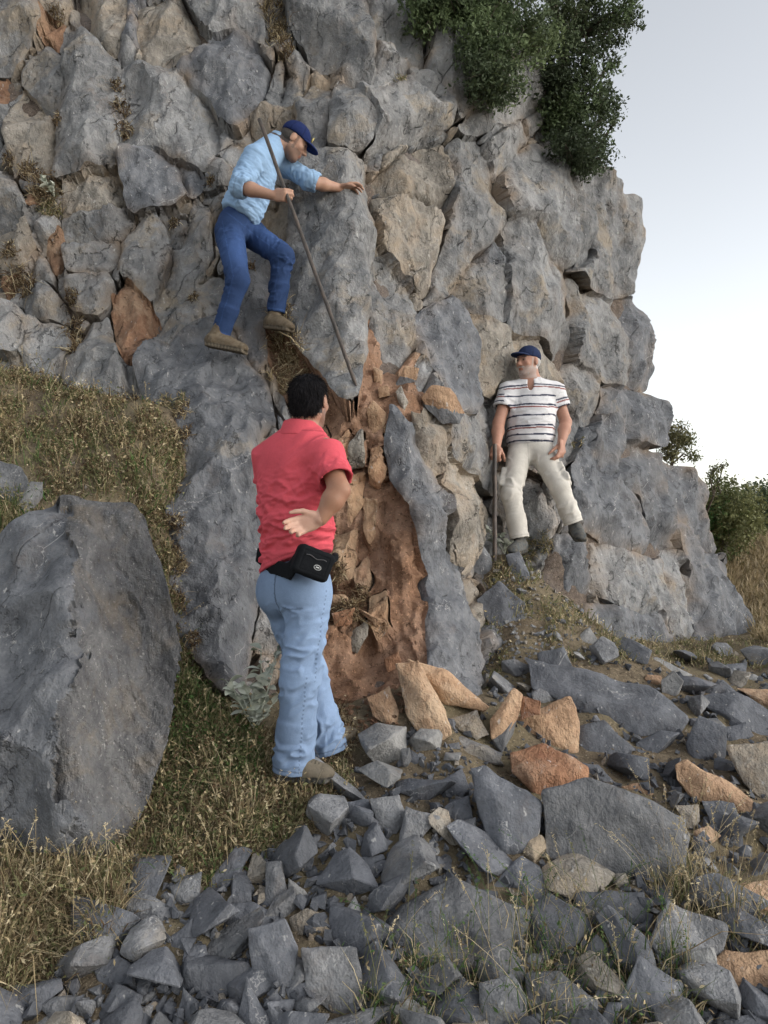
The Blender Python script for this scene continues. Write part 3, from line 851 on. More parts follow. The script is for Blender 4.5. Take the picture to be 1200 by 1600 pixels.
ST = [ # outline, material, label, lean, front
 ([(844,1236),(917,1213),(1075,1277),(1078,1396),(1008,1393),(873,1335),(850,1341)],'grey','largest flat-faced grey block, tan at its left end, in the rubble',.35,[(880,1245,.03),(1060,1300,.04),(1000,1370,.04)]),
 ([(732,1198),(757,1192),(844,1253),(841,1329),(780,1340),(757,1306),(745,1265)],'dark','upright blue grey block with a pale slanting top edge left of the largest block',.5,[(775,1240,.14),(790,1320,.12)]),
 ([(797,1175),(850,1163),(920,1198),(917,1218),(850,1242),(838,1247),(800,1207)],'rust','rust red block leaning on top of the largest flat-faced block',.6,[(830,1205,.15)]),
 ([(803,1125),(850,1107),(891,1087),(905,1125),(903,1183),(873,1169),(806,1172)],'ochre','block with orange left side and pale grey top above the rust red block',.3,[(852,1120,.12),(868,1160,.14)]),
 ([(815,1023),(908,1061),(1019,1075),(1078,1122),(1066,1148),(996,1154),(908,1113),(827,1078)],'dark','long blue grey slab lying diagonally at the top of the rubble',.9,[(900,1085,.08),(1020,1115,.08)]),
 ([(903,1137),(943,1125),(993,1172),(955,1192),(908,1186)],'dark','faceted dark grey block just below the long diagonal slab',.7,[]),
 ([(590,1463),(625,1417),(704,1370),(751,1399),(833,1425),(815,1475),(733,1533),(652,1527),(599,1504)],'grey','broad grey boulder with brownish front in the middle of the foreground',.7,[(640,1430,.1),(740,1420,.1),(660,1500,.14),(740,1500,.12)]),
 ([(754,1393),(815,1335),(844,1353),(870,1405),(850,1423),(792,1414)],'dark','smooth dark grey wedge between the broad boulder and the largest block',.6,[(805,1370,.12)]),
 ([(470,1480),(560,1478),(572,1590),(530,1592),(478,1555)],'grey','square flat-faced grey block at the bottom edge below the men',.3,[(485,1490,.05),(550,1570,.06)]),
 ([(1051,1192),(1072,1186),(1159,1236),(1186,1265),(1180,1288),(1148,1277),(1083,1248),(1054,1218)],'ochre','long knobbly orange rock at the right side of the rubble',.5,[]),
 ([(1136,1166),(1240,1150),(1250,1235),(1200,1260),(1160,1225)],'tan','tan grey boulder cut by the right edge of the picture',.6,[]),
 ([(1092,1087),(1148,1078),(1220,1119),(1200,1160),(1142,1122),(1101,1107)],'dark','dark slab under the tan rock at the right edge',.8,[]),
 ([(1148,1074),(1225,1079),(1225,1112),(1190,1104)],'ochre','small tan rock atop the dark slab at the right edge',.8,[]),
 ([(996,1035),(1025,1026),(1083,1055),(1060,1064),(1008,1061)],'pale','pale lens-shaped stone above the right end of the long slab',.9,[]),
 ([(617,1037),(655,1029),(693,1102),(707,1148),(669,1169),(634,1119)],'ochre','tall orange rock leaning at the foot of the red earth seam',.2,[(660,1090,.12)]),
 ([(634,1029),(693,1046),(768,1105),(757,1113),(693,1099),(669,1067)],'ochre','pale tan flat rock tilted beside the tall orange rock',.15,[(690,1075,.1)]),
 ([(573,1090),(608,1072),(623,1113),(617,1142),(582,1119)],'ochre','small orange triangular rock left of the tall orange rock',.3,[]),
 ([(765,1125),(803,1075),(818,1084),(809,1125),(786,1157),(768,1154)],'ochre','pointed orange rock between tan slab and orange-sided block',.5,[]),
 ([(809,1084),(844,1096),(844,1116),(815,1125)],'rust','brown rust rock tucked behind the pointed orange rock',.6,[]),
 ([(698,1125),(745,1110),(765,1148),(745,1157),(701,1131)],'tan','small tan rock below the pale tan flat rock',.6,[]),
 ([(675,1177),(722,1148),(786,1177),(780,1195),(722,1183)],'grey','thin flat grey slab below the small tan rock',.9,[]),
 ([(623,1131),(655,1137),(658,1160),(625,1154)],'grey','small grey cube against the tall orange rock',.6,[]),
 ([(672,1180),(710,1200),(680,1213)],'tan','tiny tan wedge under the thin flat slab',.7,[]),
 ([(663,1236),(722,1200),(736,1236),(693,1253)],'dark','dark flat stone left of the upright blue grey block',.8,[]),
 ([(693,1259),(733,1242),(739,1283),(710,1294)],'dark','shadowed dark stone at the hollow beside the upright block',.6,[]),
 ([(576,1248),(623,1242),(637,1277),(611,1318),(593,1300)],'grey','upright flat grey stone right of the grass below the red shirt man',.4,[]),
 ([(541,1253),(576,1248),(588,1288),(547,1285)],'dark','blue grey cube where the dry grass meets the rubble',.6,[]),
 ([(634,1259),(687,1277),(658,1312),(620,1338),(623,1306)],'grey','grey wedge standing between flat stones in mid rubble',.5,[]),
 ([(658,1318),(675,1312),(710,1353),(698,1364),(663,1341)],'pale','small pale oblong stone in mid rubble',.7,[]),
 ([(503,1312),(582,1294),(582,1323),(535,1332)],'dark','low dark slab at the edge of the dry grass',.8,[]),
 ([(885,1516),(932,1458),(961,1493),(955,1528),(908,1533)],'dark','dark pointed stone in grass right of the broad boulder',.5,[]),
 ([(967,1574),(996,1490),(1066,1536),(1066,1574),(1025,1610)],'dark','angular grey stone with a sharp peak at the bottom right',.4,[]),
 ([(1095,1516),(1130,1484),(1235,1482),(1235,1557),(1142,1563)],'ochre','orange tan block at the lower right corner',.5,[]),
 ([(1013,1475),(1043,1405),(1136,1446),(1130,1493),(1054,1516)],'grey','grey block behind grass above the orange corner block',.5,[]),
 ([(1083,1370),(1118,1358),(1210,1411),(1159,1446),(1095,1411)],'dark','dark slab at the right edge below the long orange rock',.6,[]),
 ([(897,1393),(1008,1393),(1013,1446),(967,1463),(903,1434)],'dark','dark block in shadow directly under the largest block',.6,[]),
 ([(821,1522),(873,1516),(937,1563),(937,1620),(827,1620)],'grey','greenish grey block behind grass at the bottom edge',.5,[]),
 ([(748,1535),(800,1520),(826,1560),(815,1620),(755,1620)],'grey','grass covered grey stone at the bottom edge below the broad boulder',.5,[]),
 ([(1083,1300),(1107,1288),(1127,1306),(1101,1332)],'ochre','small round tan rock below the long orange rock',.6,[]),
 ([(1054,1259),(1092,1256),(1095,1283),(1078,1306)],'tan','small tan rock touching the right end of the largest block',.6,[]),
 ([(1095,1250),(1148,1253),(1165,1300),(1118,1306)],'dark','dark stone under the long orange rock',.6,[]),
 ([(970,1230),(996,1224),(1045,1236),(1040,1256),(1002,1245)],'ochre','low tan rock behind the largest block',.8,[]),
 ([(905,1190),(935,1195),(965,1228),(950,1235),(918,1215)],'dark','dark stone behind the rust red block',.7,[]),
 ([(1120,1140),(1165,1128),(1180,1150),(1150,1165),(1118,1160)],'dark','dark rounded stone left of the tan grey boulder at the edge',.7,[]),
 ([(175,1350),(215,1332),(235,1360),(230,1380),(185,1375)],'grey','grey stone alone in the grass below the huge boulder',.6,[]),
 ([(192,1415),(215,1390),(288,1425),(280,1445),(250,1475),(210,1445)],'grey','grey block with flat pale top at the left rubble edge',.8,[(245,1425,.1)]),
 ([(265,1385),(315,1362),(312,1400),(295,1425),(272,1405)],'grey','brownish flat stone between two grey blocks on the left',.6,[]),
 ([(320,1385),(370,1322),(395,1328),(370,1375),(340,1405),(318,1400)],'dark','long blue grey stone pointing up into the dry grass',.7,[]),
 ([(255,1475),(300,1435),(305,1470),(295,1505),(265,1500)],'dark','dark triangular stone below the flat topped block',.5,[]),
 ([(345,1415),(395,1410),(435,1430),(425,1450),(380,1470),(350,1450)],'dark','rounded dark stone behind the upright smooth stone',.7,[]),
 ([(385,1450),(445,1435),(467,1480),(460,1545),(425,1565),(395,1520)],'dark','smooth upright blue grey stone left of the square block',.35,[(405,1470,.06),(440,1540,.08)]),
 ([(452,1435),(480,1420),(555,1445),(550,1460),(500,1480),(465,1470)],'tan','tan and grey rough stone above the square block',.7,[]),
 ([(5,1590),(20,1540),(95,1528),(100,1545),(65,1570)],'dark','dark slab at the lower left corner',.7,[]),
 ([(145,1515),(185,1490),(220,1520),(225,1550),(165,1555)],'dark','blue black stone near the lower left corner',.6,[]),
 ([(145,1605),(180,1535),(225,1555),(215,1580),(185,1620)],'dark','slanted smooth stone at the bottom left edge',.5,[]),
 ([(110,1555),(145,1540),(148,1570),(120,1575)],'tan','pale tan stone among the dark ones at lower left',.6,[]),
 ([(365,1615),(385,1525),(425,1600),(420,1625)],'dark','pointed dark stone at the bottom edge under the upright smooth stone',.4,[]),
 ([(272,1615),(285,1540),(310,1565),(322,1615)],'dark','narrow upright stone at the bottom edge',.4,[]),
 ([(445,1545),(480,1532),(490,1575),(460,1590)],'dark','small dark stone left of the square block',.5,[]),
 ([(490,1345),(520,1315),(535,1330),(497,1360)],'grey','small grey oblong stone below the low dark slab',.7,[]),
 ([(450,1370),(475,1390),(495,1415),(475,1425),(450,1425)],'pale','pale grey triangular stone in the small rubble',.5,[]),
 ([(415,1345),(440,1345),(447,1390),(425,1425),(413,1410)],'grey','narrow upright grey stone at the grass edge',.4,[]),
 ([(530,1430),(555,1400),(568,1435),(555,1450)],'pale','small pale pointed stone right of the rough tan stone',.5,[]),
 ([(560,1340),(600,1335),(612,1375),(575,1382)],'dark','dark cube stone in the small rubble',.6,[]),
 ([(-5,1457),(0,1425),(30,1415),(50,1430),(30,1455)],'grey','flat stone half sunk in grass at the left edge',.8,[]),
 ([(75,1450),(90,1432),(98,1455),(85,1465)],'grey','small stone alone in grass at far left',.6,[]),
 ([(20,1605),(90,1572),(90,1615)],'pale','whitish stone at the bottom left edge',.7,[]),
 ([(742,937),(779,908),(821,942),(817,983),(783,996),(754,962)],'dark','rounded grey boulder on the talus below the striped shirt man',.5,[(785,945,.12)]),
 ([(837,992),(867,975),(877,1008),(846,1006)],'dark','small dark stone on the talus right of the rounded boulder',.6,[]),
 ([(898,1000),(921,979),(937,1004),(908,1012)],'pale','pale small stone on the talus near the cliff foot',.6,[]),
 ([(790,868),(812,860),(829,900),(817,920),(800,902)],'dark','smooth dark stone under the foot of the striped shirt man',.4,[]),
 ([(821,864),(837,862),(838,879),(825,881)],'pale','small pale stone beside the shoe of the striped shirt man',.5,[]),
 ([(731,882),(754,850),(769,875),(769,898),(746,898)],'grey','grey stone left of the foot of the standing iron bar',.5,[]),
 ([(862,900),(892,908),(887,935),(867,927)],'grey','flat grey stone low on the talus',.6,[]),
 ([(835,1012),(862,1006),(860,1027),(840,1027)],'ochre','small orange stone on the talus above the long slab',.7,[]),
 ([(1131,1037),(1167,1035),(1167,1054),(1133,1058)],'dark','dark flat stone at the foot of the cliff on the right',.8,[]),
 ([(1165,1060),(1175,1052),(1194,1062),(1183,1077)],'pale','whitish stone near the right edge',.6,[]),
 ([(1095,1075),(1130,1062),(1150,1082),(1105,1092)],'dark','blue stone beside the dark flat stone on the right',.7,[]),
 ([(-30,760),(0,720),(35,728),(48,760),(20,785),(-30,790)],'grey','grey rock above the huge boulder at the left edge',.6,[]),
 ([(15,790),(48,752),(68,752),(66,778),(40,810),(15,810)],'pale','pale pointed rock resting above the huge boulder',.5,[]),
 ([(240,768),(250,758),(256,770),(248,778)],'pale','small pale stone on the grassy bank',.5,[]),
]
for out, mt, lab, lean, fr in ST:
    big = np.ptp(np.array(out)[:, 0]) > 90
    add_stone('boulder' if big else 'stone', out, mt, lab, 'rock' if big else 'stone', front=fr, lean=lean)

# rocks held in the red seam and the two coming loose from it
SEAM = [
 ([(573,640),(583,627),(604,646),(607,675),(579,686)],'ochre','squarish tan rock lodged in the red seam',None),
 ([(615,604),(633,571),(656,575),(650,594),(625,608)],'ochre','orange rock coming loose at the top of the red seam',None),
 ([(658,621),(675,602),(704,606),(721,629),(727,646),(718,662),(692,664),(667,642)],'ochre','orange topped rock falling from the cliff right of the seam',5.0),
 ([(617,612),(627,602),(638,629),(631,648)],'tan','grey and orange sliver beside the falling rock',None),
 ([(642,642),(667,650),(658,685),(644,668)],'tan','pointed tan stone hanging below the falling rock',None),
 ([(583,572),(598,580),(596,600),(584,596)],'ochre','small orange stone high in the red seam',None),
 ([(590,606),(607,602),(610,618),(592,622)],'ochre','small tan stone above the squarish tan rock',None),
 ([(517,958),(554,950),(550,975),(525,980)],'rust','rust brown stone in the earth behind the red shirt man',None),
 ([(540,994),(575,968),(574,992),(558,1022),(542,1014)],'tan','grey tan stone low in the red earth',None),
 ([(558,950),(604,971),(586,979)],'ochre','thin orange flake low in the red earth',None),
 ([(600,1030),(622,1018),(628,1040),(606,1052)],'rust','rust stone above the tall orange rock',None),
 ([(512,930),(540,928),(548,944),(518,948)],'ochre','small orange stone beside the waist bag',None),
]
for out, mt, lab, Yf in SEAM:
    a = np.array(out).mean(0)
    Yc = cliff_pt(a[0], a[1]).y - .04 if Yf is None else Yf
    o = add_stone('stone', out, mt, lab, 'stone', lean=.1, thick=.5, Y=Yc, amp=.024)
    if mt == 'ochre' and ('falling' in lab or 'loose' in lab):      # iron-stained crust above, fresh grey break below
        o.data.materials.append(M['l_grey'])
        n_ = len(o.data.polygons); c3 = np.zeros(n_ * 3); o.data.polygons.foreach_get('center', c3)
        z_ = c3.reshape(-1, 3)[:, 2] + .25 * c3.reshape(-1, 3)[:, 0]
        o.data.polygons.foreach_set('material_index', (z_ < np.quantile(z_, .42)).astype(np.int32))

# small rubble: prototypes copied as individuals
PROTO = []
for k in range(16):
    rr = np.random.default_rng(500 + k)
    sc = np.array([1.0, rr.uniform(.6, .95), rr.uniform(.4, .75)])
    v = rr.normal(size=(13, 3)); v /= np.abs(v).max(1)[:, None] ** rr.uniform(.3, .9)
    v = v / np.linalg.norm(v, axis=1).max() * sc
    PROTO.append(hull_mesh('stone', v, .42, .012, .012, 60 + k, 26))
def head_of(lab):
    return re.split(r" with |, | in | at | left | right | between | below | above | beside | under | behind | on | of | leaning | lying | cut | tucked | standing | resting | atop | against | touching | pointing | alone | half | directly | lodged | coming | falling | hanging | high | low | just | tilted | where | among | near ", lab)[0]
RANK = ['first', 'second', 'third', 'fourth', 'fifth', 'sixth', 'seventh', 'eighth', 'ninth', 'tenth', 'eleventh', 'twelfth']
HUE = {'dark': 'dark grey', 'grey': 'grey', 'pale': 'pale grey', 'tan': 'tan', 'ochre': 'orange tan', 'rust': 'rust'}
def neighbour_labels(items, marks, what):
    """items: (object, px, py, hue); marks: (px, py, phrase). Every label names the nearest landmark, the side and the rank there"""
    cells = {}
    for o_, x, y, hue in items:
        m = min(marks, key=lambda q: math.hypot(q[0] - x, (q[1] - y) * 1.2))
        dx, dy = x - m[0], y - m[1]
        side = ('left of' if dx < 0 else 'right of') if abs(dx) > abs(dy) else ('above' if dy < 0 else 'below')
        cells.setdefault((m[2], side, hue), []).append((math.hypot(dx, dy), o_))
    for (ph, side, hue), lst in cells.items():
        lst.sort(key=lambda q: q[0])
        for k_, (_, o_) in enumerate(lst):
            w_ = (hue + ' ' + what).strip()
            o_['label'] = (f'{w_} {side} the {ph}' if len(lst) == 1 else f'{RANK[min(k_, 11)]} closest {w_} {side} the {ph}')
RUB = [(0,1640),(0,1575),(130,1495),(190,1400),(290,1365),(330,1400),(400,1340),(500,1290),(540,1225),(610,1160),(700,1140),(760,1080),(820,1040),(940,1010),(1010,1030),(1120,1020),(1260,1030),(1260,1640)]
def scatter_px(poly, n, seed):
    rr = np.random.default_rng(seed)
    a = np.array(poly)
    xs, ys = [], []
    while len(xs) < n:
        x = rr.uniform(a[:, 0].min(), a[:, 0].max(), n); y = rr.uniform(a[:, 1].min(), a[:, 1].max(), n)
        m = in_poly(x, y, poly)
        xs += list(x[m]); ys += list(y[m])
    return np.array(xs[:n]), np.array(ys[:n])
MARKS = []
for out, _m, lab, *_ in ST:
    h_ = head_of(lab)
    if len(h_.split()) >= 3 and np.ptp(np.array(out)[:, 0]) > 42: MARKS.append((*np.array(out, float).mean(0), h_))
seen_ = {}
for m_ in MARKS: seen_[m_[2]] = seen_.get(m_[2], 0) + 1
MARKS = [m_ for m_ in MARKS if seen_[m_[2]] == 1]
FILL, TFILL = [], []
MK = ['dark', 'grey', 'dark', 'grey', 'dark', 'pale', 'grey', 'tan', 'dark', 'ochre']
PM = {}
def put_stone(px, py, Y, rpx, k, lift=.15):
    mt = MK[random.randrange(len(MK))]
    if mt == 'ochre' and (px < 640 or random.random() < .4): mt = 'grey'
    pk = k % len(PROTO)
    if (pk, mt) not in PM:
        m2 = PROTO[pk].copy(); m2.materials.clear(); m2.materials.append(M['l_' + mt]); PM[(pk, mt)] = m2
    o = bpy.data.objects.new('stone', PM[(pk, mt)]); COL.objects.link(o)
    o['hue_'] = HUE[mt]
    s = rpx / FPX * Y
    x = (px - CX) / FPX * Y
    o.location = (x, Y, float(gz(x, Y)) + s * lift)
    o.scale = (s * random.uniform(.85, 1.25), s * random.uniform(.85, 1.2), s * random.uniform(.8, 1.1))
    o.rotation_euler = (random.gauss(.25, .4), random.gauss(0, .4), random.uniform(0, 6.28))
    return o
taken = []
for out, *_ in ST:
    a_ = np.array(out, float)
    taken.append((*a_.mean(0), .36 * math.sqrt(np.ptp(a_[:, 0]) * np.ptp(a_[:, 1]))))
cand_x, cand_y = scatter_px(RUB, 9000, 21)
cand_Y = ray_ground(cand_x, cand_y)
tk = np.array(taken)
blocked = np.zeros(len(cand_x), bool)
for out, *_ in ST:
    a_ = np.array(out, float); c_ = a_.mean(0)
    blocked |= in_poly(cand_x, cand_y, [tuple(c_ + (p_ - c_) * 1.12) for p_ in a_])
cand_x, cand_y, cand_Y = cand_x[~blocked], cand_y[~blocked], cand_Y[~blocked]
cnt = 0
for rad_px, tries in ((62, 1200), (46, 1600), (34, 2000), (25, 3600), (18, 5000), (13, 6000)):
    for k in range(tries):
        i_ = random.randrange(len(cand_x))
        x, y = cand_x[i_], cand_y[i_]
        r0 = rad_px * (1.05 if y > 1300 else .85 if y > 1120 else .6)
        if cnt >= 298 or np.isnan(cand_Y[i_]) or (np.hypot(tk[:, 0] - x, (tk[:, 1] - y) * 1.25) < tk[:, 2] * .92 + r0 * .5).any(): continue
        tk = np.vstack([tk, (x, y, r0 * .72)])
        o = put_stone(x, y, cand_Y[i_], r0 * 1.22, cnt)
        tag(o, 'small angular stone filling the gaps of the rubble heap', 'stone', 'small stones of the rubble heap')
        FILL.append((o, x, y, o['hue_'])); del o['hue_']
        cnt += 1
TAL = [(700,1060),(760,960),(770,890),(860,860),(930,960),(1010,1000),(960,1040),(830,1040),(780,1080)]
tx, ty = scatter_px(TAL, 45, 22)
tY = ray_ground(tx, ty)
for k in range(len(tx)):
    o = put_stone(tx[k], ty[k], tY[k], random.choice([6, 8, 10, 13]), k + 5)
    tag(o, 'little stone scattered over the talus below the striped shirt man', 'stone', 'little stones on the talus')
    TFILL.append((o, tx[k], ty[k], o['hue_'])); del o['hue_']

neighbour_labels(FILL, MARKS, 'stone')
neighbour_labels(TFILL, [m_ for m_ in MARKS if m_[1] < 1100] + [(805, 860, 'left shoe of the striped shirt man'), (773, 880, 'standing iron bar')], 'little stone')
# gravel and chips between the stones
def merge_copies(name, protos, locs, scales, rots, mat):
    Vs, Fs, off = [], [], 0
    for i in range(len(locs)):
        V, F = protos[i % len(protos)]
        R = np.array(Matrix.Rotation(rots[i][2], 3, 'Z') @ Matrix.Rotation(rots[i][0], 3, 'X') @ Matrix.Rotation(rots[i][1], 3, 'Y'))
        Vs.append((V * scales[i]) @ R.T + locs[i]); Fs.append(F + off); off += len(V)
    return link(name, np_mesh(name, np.concatenate(Vs), np.concatenate(Fs), False), mat)
chip = []
for k in range(10):
    rr = np.random.default_rng(800 + k)
    v = rr.normal(size=(8, 3)); v /= np.linalg.norm(v, axis=1)[:, None]; v *= np.array([1, .75, .55])
    bm = bmesh.new()
    for p in v: bm.verts.new(p)
    bmesh.ops.convex_hull(bm, input=bm.verts)
    bmesh.ops.triangulate(bm, faces=bm.faces)
    bm.verts.index_update()
    chip.append((np.array([p.co for p in bm.verts]), np.array([[q.index for q in f.verts] for f in bm.faces])))
    bm.free()
def gravel(name, poly, n, rlo, rhi, mat, label, seed):
    x, y = scatter_px(poly, n, seed)
    Y = ray_ground(x, y)
    ok = ~np.isnan(Y); x, y, Y = x[ok], y[ok], Y[ok]
    X = (x - CX) / FPX * Y
    rr = np.random.default_rng(seed)
    s = (rlo + (rhi - rlo) * rr.random(len(X)) ** 2.0)
    L = np.stack([X, Y, gz(X, Y) + s * .2], 1)
    o = merge_copies(name, chip, L, s, rr.uniform(0, 6.28, (len(X), 3)), mat)
    tag(o, label, 'gravel', kind='stuff')
gravel('gravel', RUB, 3200, .010, .05, M['l_dark'], 'grey chips and gravel between the stones of the rubble', 31)
gravel('gravel', RUB, 900, .006, .035, M['tan'], 'tan chips strewn through the rubble', 32)
gravel('gravel', TAL + [], 700, .006, .03, M['grey'], 'grey chips on the talus slope', 33)
gravel('gravel', [(510,1180),(480,1060),(520,930),(600,960),(670,1040),(620,1150)], 500, .006, .03, M['rust'], 'rust coloured chips at the foot of the red seam', 34)
gravel('gravel', [(0,1500),(0,600),(290,680),(300,1050),(560,1180),(540,1280),(180,1480)], 500, .005, .02, M['tan'], 'tan pebbles lying in the dry grass', 35)
# ------------------------------------------------------------------ vegetation
def leaf_mat(name, rough=0.75, trans=0.0):
    t = NT(name)
    c = t.attr('Col')
    p = t.pos()
    c = t.mix(t.ramp(t.noise(p, 60, 2), 0.3, 0.7, 0, 0.35), c, t.mix(0.5, c, (0.02, 0.02, 0.01)))
    m = t.done(c, rough, None, 0.2)
    if trans:
        t.b.inputs['Transmission Weight'].default_value = 0
        tr = t.n('ShaderNodeBsdfTranslucent'); t.l(c, tr.inputs['Color'])
        mx = t.n('ShaderNodeMixShader'); mx.inputs[0].default_value = trans
        out = t.t.nodes['Material Output']
        t.l(t.b.outputs[0], mx.inputs[1]); t.l(tr.outputs[0], mx.inputs[2]); t.l(mx.outputs[0], out.inputs['Surface'])
    return m
M['veg'] = leaf_mat('dry_vegetation', .85, .2)
M['leaf'] = leaf_mat('leaf_green', .55, .3)
t_ = NT('bark')
M['bark'] = t_.done(t_.mix(t_.ramp(t_.noise(t_.pos(), 25, 4), .3, .7), (0.07, 0.055, 0.042), (0.17, 0.145, 0.115)), .9)
STRAW = [(.48,.39,.24),(.41,.33,.19),(.55,.47,.31),(.32,.25,.145),(.22,.165,.10)]
OLIVE = [(.155,.16,.072),(.21,.205,.10),(.12,.138,.06),(.27,.245,.13)]
GREEN = [(.06,.12,.035),(.09,.16,.05),(.05,.09,.03),(.12,.17,.06)]
BROWN = [(.10,.065,.04),(.14,.09,.05),(.07,.045,.03),(.20,.14,.08)]

def blades(base, up, L, W, lean, rr, cols):
    n = len(base)
    side = np.cross(up, rr.normal(size=(n, 3))); side /= np.linalg.norm(side, axis=1)[:, None] + 1e-9
    bend = rr.normal(size=(n, 3)); bend -= (bend * up).sum(1)[:, None] * up
    bend *= lean[:, None]
    bend[:, 2] -= np.abs(lean) * .5
    m = base + up * (L * .55)[:, None] + bend * (L * .3)[:, None]
    tpt = base + up * (L * .92)[:, None] + bend * L[:, None]
    w = side * (W * .5)[:, None]
    V = np.stack([base - w, base + w, m + w * .8, m - w * .8, tpt], 1).reshape(-1, 3)
    k = np.arange(n)[:, None] * 5
    Q = k + np.array([[0, 1, 2, 3]]); Tt = k + np.array([[3, 2, 4]])
    C = np.repeat(cols, 5, 0)
    return V, Q, Tt, C
def flecks(pos, size, rr, cols, asp=.45):
    n = len(pos)
    a = rr.normal(size=(n, 3)); a /= np.linalg.norm(a, axis=1)[:, None]
    b = np.cross(a, rr.normal(size=(n, 3))); b /= np.linalg.norm(b, axis=1)[:, None]
    cN = np.cross(a, b)
    a = a * size[:, None]; b = b * (size * asp)[:, None]
    V = np.stack([pos - a, pos + b + cN * (size * .15)[:, None], pos + a, pos - b + cN * (size * .15)[:, None]], 1).reshape(-1, 3)
    k = np.arange(n)[:, None] * 4
    return V, k + np.array([[0, 1, 2, 3]]), np.repeat(cols, 4, 0)
def pick(pal, n, rr, jit=.25):
    c = np.array(pal)[rr.integers(0, len(pal), n)]
    return np.clip(c * (1 + rr.uniform(-jit, jit, (n, 1))), 0, 1)
def veg_obj(name, Vs, Qs, Ts_, Cs, mat, parent=None):
    off = 0; QQ, TT = [], []
    for i, v in enumerate(Vs):
        QQ.append(Qs[i] + off)
        if Ts_[i] is not None: TT.append(Ts_[i] + off)
        off += len(v)
    fs = [np.concatenate(QQ)] + ([np.concatenate(TT)] if TT else [])
    me = np_mesh(name, np.concatenate(Vs), fs, False)
    set_col(me, 'Col', np.concatenate(Cs))
    return link(name, me, mat, parent)
def clumpy(x, y, sc, thr, seed):
    v = fbm(np.stack([x * sc, y * sc, np.full(len(x), seed * 1.3)], 1), 3)
    return v > thr
def grass(label, polys, n, pal, lo, hi, w, seed, leanv=.5, fl=0, flpal=None, thr=-.25, clump_sc=.02):
    rr = np.random.default_rng(seed)
    X, Yv = [], []
    for poly in polys:
        x, y = scatter_px(poly, int(n / len(polys)), seed)
        k = clumpy(x, y, clump_sc, thr, seed)
        x, y = x[k], y[k]
        Y = ray_ground(x, y, steps=300)
        ok = ~np.isnan(Y)
        X.append((x[ok] - CX) / FPX * Y[ok]); Yv.append(Y[ok])
    X = np.concatenate(X) + rr.normal(0, .012, sum(map(len, X))); Y = np.concatenate(Yv) + rr.normal(0, .03, len(X))
    base = np.stack([X, Y, gz(X, Y) - .005], 1)
    nb = len(base)
    up = np.tile([0., 0., 1.], (nb, 1)) + rr.normal(0, .35, (nb, 3)); up[:, 2] = np.abs(up[:, 2]); up /= np.linalg.norm(up, axis=1)[:, None]
    L = rr.uniform(lo, hi, nb) * rr.uniform(.5, 1.3, nb) * np.clip(1 + 1.6 * fbm(base * np.array([5, 5, 0]) + seed, 2), .4, 2.0)
    V, Q, Tt, C = blades(base, up, L, rr.uniform(.6, 1.4, nb) * w, rr.uniform(0, leanv, nb), rr, pick(pal, nb, rr))
    Vs, Qs, Ts_, Cs = [V], [Q], [Tt], [C]
    if fl:
        j = rr.integers(0, nb, fl)
        pos = base[j] + up[j] * (rr.uniform(.05, .9, fl) * L[j])[:, None] + rr.normal(0, .012, (fl, 3))
        V2, Q2, C2 = flecks(pos, rr.uniform(.004, .014, fl), rr, pick(flpal or pal, fl, rr))
        Vs.append(V2); Qs.append(Q2); Ts_.append(None); Cs.append(C2)
    o = veg_obj('dry_grass' if pal is not GREEN else 'green_grass', Vs, Qs, Ts_, Cs, M['veg'])
    tag(o, label, 'grass', kind='stuff')
BANK = [(-60,560),(60,580),(110,605),(190,625),(215,605),(262,670),(285,720),(280,800),(270,900),(275,960),(262,940),(240,860),(215,805),(190,780),(90,775),(50,750),(-60,740)]
GULLY = [(272,940),(300,1000),(320,1080),(380,1130),(440,1160),(430,1240),(540,1200),(545,1240),(500,1290),(400,1340),(330,1390),(240,1360),(180,1340),(240,1230),(262,1130)]
LOWL = [(-60,1330),(60,1310),(160,1350),(230,1380),(190,1420),(180,1480),(120,1510),(-60,1580)]
BLUP = [(-60,780),(70,770),(90,785),(0,835),(-60,880)]
UNDER = [(440,1040),(500,1030),(520,1100),(560,1150),(545,1190),(440,1180)]
TALG = [(770,900),(860,860),(960,980),(1080,1000),(1200,1000),(1210,1050),(1000,1040),(900,1040),(800,1040),(760,1080),(740,1030)]
RIGHTG = [(1105,820),(1150,830),(1230,840),(1230,1010),(1180,1000),(1140,920)]
SP1 = [(560,1540),(700,1480),(760,1500),(830,1440),(900,1430),(960,1450),(1030,1520),(1090,1500),(1090,1620),(560,1620)]
SP2 = [(1000,1330),(1080,1340),(1210,1440),(1210,1500),(1080,1480),(1010,1400)]
grass('dry brown and straw weeds covering the left bank', [BANK], 15500, STRAW + BROWN * 2 + OLIVE * 2, .03, .11, .0045, 51, .9, 18000, STRAW + OLIVE + BROWN, -.03, .03)
grass('olive green weeds among the dry growth on the left bank', [BANK, GULLY], 5000, OLIVE + GREEN[:2], .04, .10, .006, 52, .7, 5000, OLIVE, -.02)
grass('dry straw grass between the huge boulder and the red shirt man', [GULLY], 15000, STRAW * 2 + OLIVE + BROWN, .03, .10, .004, 53, .8, 12000, STRAW + OLIVE + BROWN, -.1, .03)
grass('green weeds at the right foot of the huge boulder', [[(225,1120),(285,1030),(330,1090),(400,1140),(420,1210),(300,1250),(240,1260)]], 3500, GREEN + OLIVE, .03, .09, .006, 54, .6, 4000, GREEN + OLIVE, -.25)
grass('long straw grass in the lower left below the huge boulder', [LOWL], 13000, STRAW * 2 + OLIVE + BROWN, .05, .17, .004, 55, .8, 7000, STRAW + OLIVE, -.25)
grass('green leafy weeds above the huge boulder at the left edge', [BLUP], 2200, OLIVE + STRAW + GREEN, .03, .10, .006, 56, .7, 1800, OLIVE, -.5)
